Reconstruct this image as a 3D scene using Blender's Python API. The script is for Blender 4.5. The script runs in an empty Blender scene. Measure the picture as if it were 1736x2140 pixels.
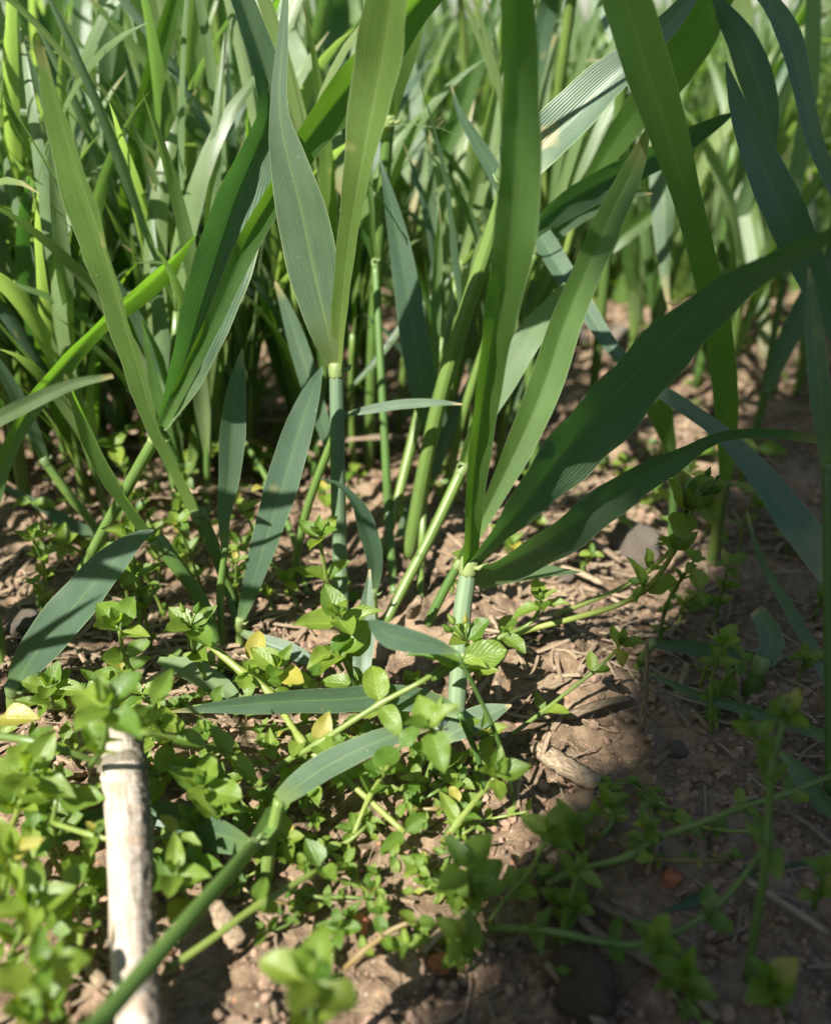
import bpy, math, random
import numpy as np
from mathutils import Vector, Matrix, Quaternion

# ------------------------------------------------------------ camera, world, sun
SC = bpy.context.scene
COL = SC.collection
H = 0.14
PITCH = math.radians(30)
cam_d = bpy.data.cameras.new("camera"); cam = bpy.data.objects.new("camera", cam_d); COL.objects.link(cam)
cam.location = (0, 0, H); cam.rotation_euler = (math.radians(90) - PITCH, 0, 0)
cam_d.sensor_fit = 'HORIZONTAL'; cam_d.sensor_width = 24; cam_d.lens = 24
cam_d.clip_start = 0.005; cam_d.clip_end = 500
cam_d.dof.use_dof = True; cam_d.dof.focus_distance = 0.186; cam_d.dof.aperture_fstop = 8.5
SC.camera = cam
SUN_EL, SUN_AZ = math.radians(50), math.radians(222)      # azimuth clockwise from +y: the sun stands behind the camera, to the left
sun_dir = Vector((math.sin(SUN_AZ) * math.cos(SUN_EL), math.cos(SUN_AZ) * math.cos(SUN_EL), math.sin(SUN_EL)))
sl = bpy.data.lights.new("sun", 'SUN'); sl.energy = 5.0; sl.angle = math.radians(0.53); sl.color = (1.0, 0.96, 0.89)
so = bpy.data.objects.new("sun", sl); COL.objects.link(so); so.rotation_euler = sun_dir.to_track_quat('Z', 'Y').to_euler()
W = bpy.data.worlds.new("World"); SC.world = W; W.use_nodes = True
wn = W.node_tree.nodes; wl = W.node_tree.links
sky = wn.new('ShaderNodeTexSky'); sky.sky_type = 'NISHITA'; sky.sun_disc = False
sky.sun_elevation = SUN_EL; sky.sun_rotation = SUN_AZ
wl.new(sky.outputs[0], wn['Background'].inputs[0]); wn['Background'].inputs[1].default_value = 0.052
SC.view_settings.view_transform = 'Standard'; SC.view_settings.look = 'None'
SC.view_settings.exposure = 1.52; SC.view_settings.gamma = 1
try: SC.view_settings.use_curve_mapping = False
except Exception: pass
SC.cycles.max_bounces = 8; SC.cycles.transparent_max_bounces = 8; SC.cycles.transmission_bounces = 6
SC.cycles.caustics_reflective = False; SC.cycles.caustics_refractive = False
SC.cycles.use_denoising = True

# ------------------------------------------------------------ helpers
FWD = Vector((0, math.cos(PITCH), -math.sin(PITCH))); UPV = Vector((0, math.sin(PITCH), math.cos(PITCH)))
CAM = Vector((0, 0, H))
def P(u, v, d):                     # a place seen in direction (u, v) at depth d metres
    return CAM + d * (FWD + Vector((1, 0, 0)) * ((u - 868) / 1736) + UPV * ((1070 - v) / 1736))
def depth_of(p): return (p - CAM).dot(FWD)
def dground(v, h=0.0):
    t = (v - 1070) / 1736
    k = 0.5 + 0.866 * t
    return (H - h) / max(k, 0.02)
def PH(u, v, hmm):                  # the place in that direction hmm millimetres above the soil
    d = dground(v, hmm / 1000); p = P(u, v, d)
    g = gh(p.x, p.y); d = dground(v, hmm / 1000 + g)
    return P(u, v, d)

LAND = [   # things that are easy to find, with where they are seen
 ('the reddish brown pebble', 920, 2010), ('the red stone', 752, 1925), ('the cross-shaped chickweed head', 978, 1822), ('the white flower', 920, 1520),
 ('the pale stalk top', 250, 1560), ('the lower end of the pale stalk', 300, 2020), ('the middle of the pale stalk', 265, 1800), ('the joint of the near green stem', 530, 1768),
 ('the glossy head beside the stalk', 368, 1835), ('the round dark stone', 1225, 2030), ('the woody straw piece', 1180, 1600), ('the left end of the level leaf', 400, 1482),
 ('the middle of the level leaf', 650, 1462), ('the large blurred head', 708, 1300), ('the foot of the fork', 480, 1300), ('the drooping leaf', 180, 1240),
 ('the collar of the foreground stem', 978, 1185), ('the collar of the central stem', 702, 775), ('the pale flat stone', 1325, 1120), ('the tall budded clump', 1440, 1060),
 ('the top of the big upright blade', 1080, 100), ('the grooved grey-blue leaf', 1240, 200), ('the wide pale striped leaf', 600, 150), ('the hooked dark leaf', 1560, 120), ('the left sweeping leaf', 140, 300),
 ('the far pale stone', 1290, 705), ('the brown stone at the left edge', 52, 1300), ('the curled husk', 868, 1260), ('the folded leaf left of the stalk', 100, 1760),
 ('the thick stem at the right edge', 1730, 1250), ('the nodding buds', 1630, 1500), ('the blurred bottom head', 648, 2055), ('the bright hairy stem node', 650, 1560),
 ('the pointed chickweed head near the soil', 1040, 1625), ('the descending right leaf', 1505, 905), ('the tip of the big crossing leaf', 1537, 233), ('the small flower behind', 1012, 205),
 ('the dark joint left of the big blade', 962, 558), ('the thin shadowed leaf', 484, 900), ('the curling leaf at the left edge', 28, 915), ('the fading leaf end', 150, 800),
 ('the pointed leaf at the upper left', 373, 460), ('the arching leaf at the left edge', 80, 530), ('the sunlit hanging leaf', 168, 150), ('the leaning stem collar', 325, 915),
 ('the blurred pale tip at the left edge', 236, 785), ('the right edge leaves', 1640, 450), ('the thin budded joint', 784, 548), ('the left border head', 62, 1625)]
_seen = {}
ORD = ['', 'second ', 'third ', 'fourth ', 'fifth ', 'sixth ', 'seventh ', 'eighth ', 'ninth ', 'tenth ']
def where(u, v, what):
    """a label that leads to one thing: its kind, the side and the landmark it stands by"""
    for nm, a, b in sorted(LAND, key=lambda q: (q[1] - u) ** 2 + (q[2] - v) ** 2):
        du, dv = u - a, v - b
        sd = ('right of' if du > 0 else 'left of') if abs(du) > abs(dv) else ('in front of' if dv > 0 else 'behind')
        k = (what, nm, sd); n = _seen.get(k, 0)
        if n < 4: break
    _seen[k] = n + 1
    return '%s%s just %s %s' % (ORD[n], what, sd, nm)
def _hash(ix, iy, s):
    n = (ix * 374761393 + iy * 668265263 + s * 1442695041) & 0xFFFFFFFF
    n = ((n ^ (n >> 13)) * 1274126177) & 0xFFFFFFFF
    return ((n ^ (n >> 16)) & 0xFFFF) / 65535.0
def vn(x, y, s):
    x = np.asarray(x, float); y = np.asarray(y, float)
    ix = np.floor(x).astype(np.int64); iy = np.floor(y).astype(np.int64)
    fx = x - ix; fy = y - iy
    fx = fx * fx * fx * (fx * (fx * 6 - 15) + 10); fy = fy * fy * fy * (fy * (fy * 6 - 15) + 10)
    a = _hash(ix, iy, s); b = _hash(ix + 1, iy, s); c = _hash(ix, iy + 1, s); d = _hash(ix + 1, iy + 1, s)
    return (a + (b - a) * fx) * (1 - fy) + (c + (d - c) * fx) * fy
def ghn(x, y):                      # soil relief
    x = np.asarray(x, float); y = np.asarray(y, float)
    z = (vn(x / .11, y / .11, 1) - .5) * .012 + (vn(x / .035 + 7, y / .035, 2) - .5) * .008
    z = z + np.abs(vn(x / .013, y / .013 + 3, 3) - .5) * .005 - .00125
    return z
def gh(x, y): return float(ghn(x, y))
def ghfine(x, y):
    z = ghn(x, y)
    wx = x + (vn(x / .009, y / .009, 11) - .5) * .006; wy = y + (vn(x / .009 + 9, y / .009, 12) - .5) * .006
    z = z + np.abs(vn(wx / .0066, wy / .0066, 4) - .5) * .0050 - .0012
    z = z + (vn(wx / .0026, wy / .0026, 5) - .5) * .0020 + (vn(x / .0013, y / .0013, 6) - .5) * .0006
    return z

def mesh(name, verts, faces, mat, uvs=None, smooth=True):
    me = bpy.data.meshes.new(name)
    me.from_pydata([tuple(v) for v in verts], [], faces)
    if uvs is not None:
        l = me.uv_layers.new(name="UVMap")
        idx = np.empty(len(me.loops), dtype=np.int32); me.loops.foreach_get("vertex_index", idx)
        l.data.foreach_set("uv", np.asarray(uvs, dtype=np.float32)[idx].ravel())
    if smooth: me.polygons.foreach_set("use_smooth", [True] * len(me.polygons))
    if mat: me.materials.append(mat)
    return me
def link(name, me, parent=None, loc=None):
    o = bpy.data.objects.new(name, me); COL.objects.link(o)
    if parent is not None: o.parent = parent
    if loc is not None: o.location = loc
    return o
def root(name, loc, label, cat, group=None):
    o = bpy.data.objects.new(name, None); COL.objects.link(o); o.location = loc
    o.empty_display_size = 0.01
    o['label'] = label; o['category'] = cat
    if group: o['group'] = group
    return o
def tag(o, label, cat, group=None):
    o['label'] = label; o['category'] = cat
    if group: o['group'] = group
    return o

def resample(rows, n):
    """Catmull-Rom through rows (equal length tuples) -> n rows."""
    a = np.array(rows, float)
    if len(a) == 2: return a[0] + (a[1] - a[0]) * np.linspace(0, 1, n)[:, None]
    seg = np.linalg.norm(np.diff(a[:, :3], axis=0), axis=1); s = np.concatenate([[0], np.cumsum(seg)]); s /= s[-1]
    e = np.vstack([2 * a[0] - a[1], a, 2 * a[-1] - a[-2]])
    out = []
    for t in np.linspace(0, 1, n):
        i = min(max(int(np.searchsorted(s, t, side='right')) - 1, 0), len(a) - 2)
        f = (t - s[i]) / max(s[i + 1] - s[i], 1e-9)
        p0, p1, p2, p3 = e[i], e[i + 1], e[i + 2], e[i + 3]
        out.append(.5 * ((2 * p1) + (-p0 + p2) * f + (2 * p0 - 5 * p1 + 4 * p2 - p3) * f * f + (-p0 + 3 * p1 - 3 * p2 + p3) * f ** 3))
    return np.array(out)

ACR = (-1, -.8, -.5, -.2, 0, .2, .5, .8, 1)
def ribbon(pts, hw, sides, nrm, keel, rng, origin=Vector((0, 0, 0)), wav=1.0, acr=ACR):
    """leaf blade: pts, half widths, side and normal vectors; keel = V depth."""
    V, F, U = [], [], []
    n = len(pts); m = len(acr)
    L = 0; ph = rng.random() * 6; ph2 = rng.random() * 6
    for i in range(n):
        if i: L += (pts[i] - pts[i - 1]).length
        for j, a in enumerate(acr):
            edge = abs(a) ** 3 * math.sin(L * 420 + ph * (1 if a > 0 else 2.3)) * .05 * wav + abs(a) ** 2 * math.sin(L * 130 + ph2 + a) * .08 * wav
            off = sides[i] * (a * hw[i]) + nrm[i] * (hw[i] * (keel * (abs(a) ** 1.15) + edge))
            V.append(pts[i] + off - origin); U.append(((a + 1) / 2, i / (n - 1)))
    for i in range(n - 1):
        for j in range(m - 1):
            F.append((i * m + j, i * m + j + 1, (i + 1) * m + j + 1, (i + 1) * m + j))
    return V, F, U
def tube(pts, rad, k=10, origin=Vector((0, 0, 0)), cap=True, ridge=0.0, rng=None):
    V, F, U = [], [], []
    n = len(pts); ref = None; L = 0
    for i in range(n):
        t = (pts[min(i + 1, n - 1)] - pts[max(i - 1, 0)]).normalized()
        if ref is None:
            ref = t.orthogonal().normalized()
        ref = (ref - t * ref.dot(t)).normalized(); b = t.cross(ref)
        if i: L += (pts[i] - pts[i - 1]).length
        for j in range(k):
            an = 2 * math.pi * j / k
            r = rad[i] * (1 + ridge * (1 if j % 2 else -1))
            if rng: r *= 1 + rng.uniform(-.12, .12)
            V.append(pts[i] + (ref * math.cos(an) + b * math.sin(an)) * r - origin); U.append((j / k, L * 10))
    for i in range(n - 1):
        for j in range(k):
            F.append((i * k + j, i * k + (j + 1) % k, (i + 1) * k + (j + 1) % k, (i + 1) * k + j))
    if cap:
        F.append(tuple(range(k - 1, -1, -1))); F.append(tuple((n - 1) * k + j for j in range(k)))
    return V, F, U

# ------------------------------------------------------------ materials
def newmat(name):
    m = bpy.data.materials.new(name); m.use_nodes = True
    nt = m.node_tree; nt.nodes.clear()
    return m, nt, nt.nodes, nt.links
def ramp(nt, fac, stops):
    r = nt.nodes.new('ShaderNodeValToRGB'); e = r.color_ramp.elements
    while len(e) < len(stops): e.new(.5)
    for x, (p, c) in zip(e, stops): x.position = p; x.color = (*c, 1) if len(c) == 3 else c
    nt.links.new(fac, r.inputs[0]); return r.outputs[0]
def math_(nt, op, a, b=None, c=None):
    n = nt.nodes.new('ShaderNodeMath'); n.operation = op
    for i, v in enumerate((a, b, c)):
        if v is None: continue
        if isinstance(v, (int, float)): n.inputs[i].default_value = v
        else: nt.links.new(v, n.inputs[i])
    return n.outputs[0]
def mixc(nt, fac, a, b, mode='MIX'):
    n = nt.nodes.new('ShaderNodeMix'); n.data_type = 'RGBA'; n.blend_type = mode
    for sock, v in ((n.inputs[0], fac), (n.inputs[6], a), (n.inputs[7], b)):
        if isinstance(v, (int, float)): sock.default_value = v
        elif isinstance(v, tuple): sock.default_value = (*v, 1)
        else: nt.links.new(v, sock)
    return n.outputs[2]
def noise(nt, vec, scale, detail=3, rough=.55):
    n = nt.nodes.new('ShaderNodeTexNoise'); n.inputs['Scale'].default_value = scale
    n.inputs['Detail'].default_value = detail; n.inputs['Roughness'].default_value = rough
    if vec is not None: nt.links.new(vec, n.inputs['Vector'])
    return n.outputs['Fac']
def mapping(nt, vec, sc):
    n = nt.nodes.new('ShaderNodeMapping'); n.inputs['Scale'].default_value = sc; nt.links.new(vec, n.inputs['Vector']); return n.outputs[0]

def blade_mat(name, c1, c2, tr, rough=.42, trans=.38, veins=19, spec=.5, rib=(.16, .24, .08)):
    """grass blade: fine parallel veins, pale midrib, waxy bloom, light shining through."""
    m, nt, N, Lk = newmat(name)
    tc = N.new('ShaderNodeTexCoord'); oi = N.new('ShaderNodeObjectInfo')
    sx = N.new('ShaderNodeSeparateXYZ'); Lk.new(tc.outputs['UV'], sx.inputs[0])
    x = sx.outputs[0]
    st = noise(nt, mapping(nt, tc.outputs['UV'], (22, 2.2 if veins > 12 else 1.6, 1)), 1.0, 4, .6)
    mot = noise(nt, mapping(nt, tc.outputs['Object'], (120, 120, 60)), 1.0, 3)
    base = mixc(nt, ramp(nt, st, [(.35, (0, 0, 0)), (.66, (1, 1, 1))]), c1, c2)
    base = mixc(nt, math_(nt, 'MULTIPLY', ramp(nt, mot, [(.45, (0, 0, 0)), (.7, (1, 1, 1))]), .35), base, tuple(min(1, q * 1.45) for q in c2))
    v = math_(nt, 'SINE', math_(nt, 'MULTIPLY', x, 2 * math.pi * veins))
    vv = math_(nt, 'POWER', math_(nt, 'MULTIPLY_ADD', v, .5, .5), 3.0)
    base = mixc(nt, math_(nt, 'MULTIPLY', vv, .22), base, tuple(q * 1.45 for q in c2))
    mid = math_(nt, 'SUBTRACT', 1.0, math_(nt, 'MULTIPLY', math_(nt, 'ABSOLUTE', math_(nt, 'SUBTRACT', x, .5)), 30)); 
    midc = N.new('ShaderNodeClamp'); Lk.new(mid, midc.inputs[0])
    base = mixc(nt, math_(nt, 'MULTIPLY', midc.outputs[0], .6), base, rib)
    mg = N.new('ShaderNodeClamp'); Lk.new(math_(nt, 'SUBTRACT', math_(nt, 'MULTIPLY', math_(nt, 'ABSOLUTE', math_(nt, 'SUBTRACT', x, .5)), 34), 16), mg.inputs[0])
    if veins > 12: base = mixc(nt, math_(nt, 'MULTIPLY', mg.outputs[0], .7), base, (.26, .32, .17))
    if veins > 12:      # the base is paler, the tip and a few spots have yellowed or died back
        y = math_(nt, 'ADD', sx.outputs[1], math_(nt, 'MULTIPLY', math_(nt, 'SUBTRACT', mot, .5), .10))
        base = mixc(nt, ramp(nt, y, [(.0, (.55, .55, .55)), (.16, (0, 0, 0))]), base, (.17, .25, .06))
        tipf = math_(nt, 'MULTIPLY', ramp(nt, y, [(.90, (0, 0, 0)), (.985, (1, 1, 1))]), math_(nt, 'GREATER_THAN', oi.outputs['Random'], .35))
        base = mixc(nt, tipf, base, (.34, .29, .13))
        sp_ = noise(nt, mapping(nt, tc.outputs['Object'], (75, 75, 75)), 1.0, 2)
        base = mixc(nt, math_(nt, 'MULTIPLY', ramp(nt, sp_, [(.70, (0, 0, 0)), (.745, (1, 1, 1))]), .7), base, (.27, .25, .10))
        sp2 = noise(nt, mapping(nt, tc.outputs['Object'], (420, 420, 160)), 1.0, 2)
        base = mixc(nt, math_(nt, 'MULTIPLY', ramp(nt, sp2, [(.74, (0, 0, 0)), (.77, (1, 1, 1))]), .6), base, (.20, .15, .07))
    # tiny pale flecks of dust and wax
    fl = noise(nt, mapping(nt, tc.outputs['Object'], (1500, 1500, 1500)), 1.0, 1)
    base = mixc(nt, math_(nt, 'MULTIPLY', ramp(nt, fl, [(.74, (0, 0, 0)), (.80, (1, 1, 1))]), .45), base, (.4, .45, .35))
    hs = N.new('ShaderNodeHueSaturation'); Lk.new(base, hs.inputs['Color'])
    Lk.new(math_(nt, 'MULTIPLY_ADD', oi.outputs['Random'], -.045, .518), hs.inputs['Hue'])
    Lk.new(math_(nt, 'MULTIPLY_ADD', oi.outputs['Random'], .5, .75), hs.inputs['Value'])
    b = N.new('ShaderNodeBump'); b.inputs['Strength'].default_value = .35; b.inputs['Distance'].default_value = .00006
    Lk.new(math_(nt, 'ADD', v, math_(nt, 'MULTIPLY', st, 1.5)), b.inputs['Height'])
    pr = N.new('ShaderNodeBsdfPrincipled'); Lk.new(hs.outputs[0], pr.inputs['Base Color'])
    pr.inputs['Roughness'].default_value = rough; pr.inputs['Specular IOR Level'].default_value = spec
    Lk.new(b.outputs[0], pr.inputs['Normal'])
    t = N.new('ShaderNodeBsdfTranslucent')
    tcx = mixc(nt, math_(nt, 'MULTIPLY', vv, .4), tr, tuple(q * .55 for q in tr))
    tcx = mixc(nt, ramp(nt, st, [(.3, (0, 0, 0)), (.8, (.6, .6, .6))]), tcx, (tr[0] * .6, tr[1] * .75, tr[2] * .6))
    Lk.new(tcx, t.inputs['Color']); Lk.new(b.outputs[0], t.inputs['Normal'])
    mx = N.new('ShaderNodeMixShader'); mx.inputs[0].default_value = trans
    Lk.new(pr.outputs[0], mx.inputs[1]); Lk.new(t.outputs[0], mx.inputs[2])
    o = N.new('ShaderNodeOutputMaterial'); Lk.new(mx.outputs[0], o.inputs[0])
    return m
def herb_mat(name, c1, c2, tr, trans=.4, rough=.38):
    """small broad leaf: pale midrib, net veins, soft sheen."""
    m, nt, N, Lk = newmat(name)
    tc = N.new('ShaderNodeTexCoord'); oi = N.new('ShaderNodeObjectInfo')
    sx = N.new('ShaderNodeSeparateXYZ'); Lk.new(tc.outputs['UV'], sx.inputs[0])
    ax = math_(nt, 'ABSOLUTE', math_(nt, 'SUBTRACT', sx.outputs[0], .5))
    nz = noise(nt, mapping(nt, tc.outputs['UV'], (5, 5, 1)), 1.0, 4)
    base = mixc(nt, ramp(nt, nz, [(.3, (0, 0, 0)), (.7, (1, 1, 1))]), c1, c2)
    mid = N.new('ShaderNodeClamp'); Lk.new(math_(nt, 'SUBTRACT', 1.0, math_(nt, 'MULTIPLY', ax, 28)), mid.inputs[0])
    side = math_(nt, 'SINE', math_(nt, 'MULTIPLY', math_(nt, 'SUBTRACT', sx.outputs[1], math_(nt, 'MULTIPLY', ax, .9)), 46))
    sp = math_(nt, 'POWER', math_(nt, 'MULTIPLY_ADD', side, .5, .5), 8.0)
    vein = math_(nt, 'MAXIMUM', math_(nt, 'MULTIPLY', mid.outputs[0], .55), math_(nt, 'MULTIPLY', sp, .22))
    base = mixc(nt, vein, base, tuple(min(1, q * 2.0) for q in c2))
    hs = N.new('ShaderNodeHueSaturation'); Lk.new(base, hs.inputs['Color'])
    Lk.new(math_(nt, 'MULTIPLY_ADD', oi.outputs['Random'], -.05, .52), hs.inputs['Hue'])
    Lk.new(math_(nt, 'MULTIPLY_ADD', oi.outputs['Random'], .55, .72), hs.inputs['Value'])
    old = math_(nt, 'GREATER_THAN', oi.outputs['Random'], .955)
    hsm = mixc(nt, math_(nt, 'MULTIPLY', old, .8), hs.outputs[0], (.36, .30, .06))
    b = N.new('ShaderNodeBump'); b.inputs['Strength'].default_value = .5; b.inputs['Distance'].default_value = .0003
    b.invert = True
    Lk.new(math_(nt, 'ADD', vein, math_(nt, 'MULTIPLY', noise(nt, mapping(nt, tc.outputs['UV'], (22, 22, 1)), 1.0, 2), .5)), b.inputs['Height'])
    pr = N.new('ShaderNodeBsdfPrincipled'); Lk.new(hsm, pr.inputs['Base Color'])
    pr.inputs['Roughness'].default_value = rough; pr.inputs['Specular IOR Level'].default_value = .5
    Lk.new(b.outputs[0], pr.inputs['Normal'])
    t = N.new('ShaderNodeBsdfTranslucent'); Lk.new(mixc(nt, vein, tr, tuple(q * .6 for q in tr)), t.inputs['Color'])
    mx = N.new('ShaderNodeMixShader'); mx.inputs[0].default_value = trans
    Lk.new(pr.outputs[0], mx.inputs[1]); Lk.new(t.outputs[0], mx.inputs[2])
    o = N.new('ShaderNodeOutputMaterial'); Lk.new(mx.outputs[0], o.inputs[0])
    return m
def rough_mat(name, stops, scale=300, rough=.9, bump=.5, dist=.0006, stretch=(1, 1, 1), trans=0, coord='Object', det=6, rand=.4):
    m, nt, N, Lk = newmat(name)
    tc = N.new('ShaderNodeTexCoord'); oi = N.new('ShaderNodeObjectInfo')
    v = mapping(nt, tc.outputs[coord], tuple(s for s in stretch))
    nz = noise(nt, v, scale, det, .65)
    hs = N.new('ShaderNodeHueSaturation'); Lk.new(ramp(nt, nz, stops), hs.inputs['Color'])
    Lk.new(math_(nt, 'MULTIPLY_ADD', oi.outputs['Random'], rand, 1 - rand / 2), hs.inputs['Value'])
    pr = N.new('ShaderNodeBsdfPrincipled'); Lk.new(hs.outputs[0], pr.inputs['Base Color'])
    pr.inputs['Roughness'].default_value = rough; pr.inputs['Specular IOR Level'].default_value = .25
    b = N.new('ShaderNodeBump'); b.inputs['Strength'].default_value = bump; b.inputs['Distance'].default_value = dist
    Lk.new(noise(nt, v, scale * 1.7, det, .7), b.inputs['Height']); Lk.new(b.outputs[0], pr.inputs['Normal'])
    o = N.new('ShaderNodeOutputMaterial')
    if trans:
        t = N.new('ShaderNodeBsdfTranslucent'); Lk.new(hs.outputs[0], t.inputs['Color'])
        mx = N.new('ShaderNodeMixShader'); mx.inputs[0].default_value = trans
        Lk.new(pr.outputs[0], mx.inputs[1]); Lk.new(t.outputs[0], mx.inputs[2]); Lk.new(mx.outputs[0], o.inputs[0])
    else: Lk.new(pr.outputs[0], o.inputs[0])
    return m

M = {}
M['blue'] = blade_mat('wheat_leaf_bluish', (.050, .094, .052), (.078, .126, .072), (.13, .34, .04), rough=.42, trans=.30, spec=.6)
M['green'] = blade_mat('wheat_leaf_green', (.056, .108, .026), (.082, .146, .036), (.25, .50, .03), rough=.40, trans=.42, spec=.6)
M['pale'] = blade_mat('wheat_leaf_pale', (.100, .158, .068), (.140, .200, .095), (.26, .45, .08), rough=.40, trans=.38)
M['far'] = blade_mat('wheat_leaf_sunlit_tint', (.115, .175, .060), (.16, .22, .095), (.46, .66, .12), rough=.34, trans=.48, spec=.7)  # brighter leaf copy: sunlit glow of the background put into its colour
M['culm'] = blade_mat('wheat_stem_green', (.085, .16, .034), (.135, .215, .055), (.30, .44, .04), rough=.36, trans=.28, veins=9, rib=(.14, .22, .06))
M['dusty'] = blade_mat('wheat_stem_bloom', (.12, .19, .10), (.17, .24, .14), (.25, .38, .08), rough=.5, trans=.2, veins=8, rib=(.2, .26, .15))
M['collar'] = blade_mat('wheat_collar', (.13, .20, .065), (.18, .24, .09), (.35, .45, .12), rough=.5, trans=.25, veins=4)
M['herb'] = herb_mat('chickweed_leaf', (.092, .162, .020), (.132, .215, .034), (.36, .54, .035), trans=.42, rough=.34)
M['herb_stem'] = blade_mat('chickweed_stem', (.12, .19, .035), (.19, .25, .06), (.32, .42, .05), rough=.4, trans=.3, veins=3)
M['herb_stem_red'] = blade_mat('chickweed_stem_red', (.16, .11, .045), (.21, .18, .06), (.32, .25, .05), rough=.4, trans=.25, veins=3)
M['petal'] = rough_mat('white_petal', [(.3, (.7, .72, .7)), (.7, (.82, .83, .8))], 200, .5, .1, trans=.3)
M['yellow'] = rough_mat('yellow_bud', [(.3, (.35, .42, .05)), (.7, (.55, .55, .1))], 200, .5, .1, trans=.3)
M['straw'] = rough_mat('dry_straw', [(.30, (.07, .045, .03)), (.45, (.22, .155, .10)), (.58, (.36, .28, .185)), (.75, (.50, .42, .30))], 7, .7, .8, .0004, (5, .6, 1), trans=.1, coord='UV', rand=.7)
M['stone'] = rough_mat('stone_grey_brown', [(.3, (.10, .08, .06)), (.5, (.24, .20, .155)), (.62, (.34, .29, .23)), (.8, (.48, .43, .36))], 210, .8, 1.0, .0014)
M['stone_dark'] = rough_mat('stone_dark', [(.3, (.07, .05, .038)), (.6, (.14, .105, .08)), (.85, (.24, .19, .15))], 240, .7, 1.0, .0014)
M['stone_red'] = rough_mat('stone_red', [(.3, (.26, .08, .04)), (.7, (.42, .17, .09))], 300, .7, .4, .0005)
M['clod'] = rough_mat('soil_crumb', [(.25, (.10, .062, .040)), (.55, (.22, .145, .10)), (.85, (.40, .30, .22))], 500, .95, .6, .0005)

def soil_mat():
    m, nt, N, Lk = newmat('soil')
    tc = N.new('ShaderNodeTexCoord'); v = tc.outputs['Object']
    a = noise(nt, v, 28, 4); b_ = noise(nt, v, 380, 5, .7); c = noise(nt, v, 1900, 3, .7)
    col = ramp(nt, b_, [(.30, (.044, .030, .019)), (.48, (.116, .078, .048)), (.62, (.20, .142, .092)), (.75, (.33, .25, .17))])
    col = mixc(nt, math_(nt, 'MULTIPLY', ramp(nt, a, [(.42, (0, 0, 0)), (.62, (1, 1, 1))]), .55), col, (.33, .235, .152))
    vo = N.new('ShaderNodeTexVoronoi'); vo.inputs['Scale'].default_value = 1100; Lk.new(v, vo.inputs['Vector'])
    sx = N.new('ShaderNodeSeparateColor'); Lk.new(vo.outputs['Color'], sx.inputs[0])
    gr = math_(nt, 'MULTIPLY', math_(nt, 'GREATER_THAN', sx.outputs[0], .955), math_(nt, 'LESS_THAN', vo.outputs['Distance'], .42))
    col = mixc(nt, math_(nt, 'MULTIPLY', gr, .6), col, (.36, .30, .24))
    gr2 = math_(nt, 'MULTIPLY', math_(nt, 'GREATER_THAN', sx.outputs[1], .96), math_(nt, 'LESS_THAN', vo.outputs['Distance'], .42))
    col = mixc(nt, math_(nt, 'MULTIPLY', gr2, .7), col, (.40, .19, .09))
    pr = N.new('ShaderNodeBsdfPrincipled'); Lk.new(col, pr.inputs['Base Color']); pr.inputs['Roughness'].default_value = .93
    pr.inputs['Specular IOR Level'].default_value = .2
    b = N.new('ShaderNodeBump'); b.inputs['Strength'].default_value = .9; b.inputs['Distance'].default_value = .0009
    Lk.new(math_(nt, 'ADD', math_(nt, 'ADD', b_, math_(nt, 'MULTIPLY', c, .45)), math_(nt, 'MULTIPLY', gr, .35)), b.inputs['Height'])
    Lk.new(b.outputs[0], pr.inputs['Normal'])
    o = N.new('ShaderNodeOutputMaterial'); Lk.new(pr.outputs[0], o.inputs[0])
    return m
M['soil'] = soil_mat()

# ------------------------------------------------------------ ground
def axis(lo, hi, fine, a, b):
    """coordinates from a to b: step `fine` between lo and hi, growing outside."""
    out = list(np.arange(lo, hi, fine)); s = fine; x = out[-1]
    while x < b: s *= 1.12; x += s; out.append(x)
    s = fine; x = lo
    while x > a: s *= 1.12; x -= s; out.insert(0, x)
    return np.array(out)
def build_ground():
    xs = axis(-.20, .24, .00105, -60, 60); ys = axis(.045, .50, .00125, -20, 120)
    X, Y = np.meshgrid(xs, ys)
    Z = ghfine(X, Y)
    far = np.clip((np.hypot(X, Y) - 1.5) / 2, 0, 1); Z = Z * (1 - far)
    nx, ny = len(xs), len(ys)
    V = np.stack([X.ravel(), Y.ravel(), Z.ravel()], 1)
    i = np.arange((ny - 1) * (nx - 1)); r = i // (nx - 1); c = i % (nx - 1)
    q = np.stack([r * nx + c, r * nx + c + 1, (r + 1) * nx + c + 1, (r + 1) * nx + c], 1)
    me = bpy.data.meshes.new('ground')
    me.vertices.add(len(V)); me.vertices.foreach_set('co', V.ravel())
    me.loops.add(q.size); me.loops.foreach_set('vertex_index', q.ravel().astype(np.int32))
    me.polygons.add(len(q)); me.polygons.foreach_set('loop_start', (np.arange(len(q)) * 4).astype(np.int32))
    me.update(); me.validate()
    me.polygons.foreach_set('use_smooth', [True] * len(me.polygons))
    me.materials.append(M['soil'])
    o = link('ground', me); o['kind'] = 'structure'
build_ground()

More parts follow.
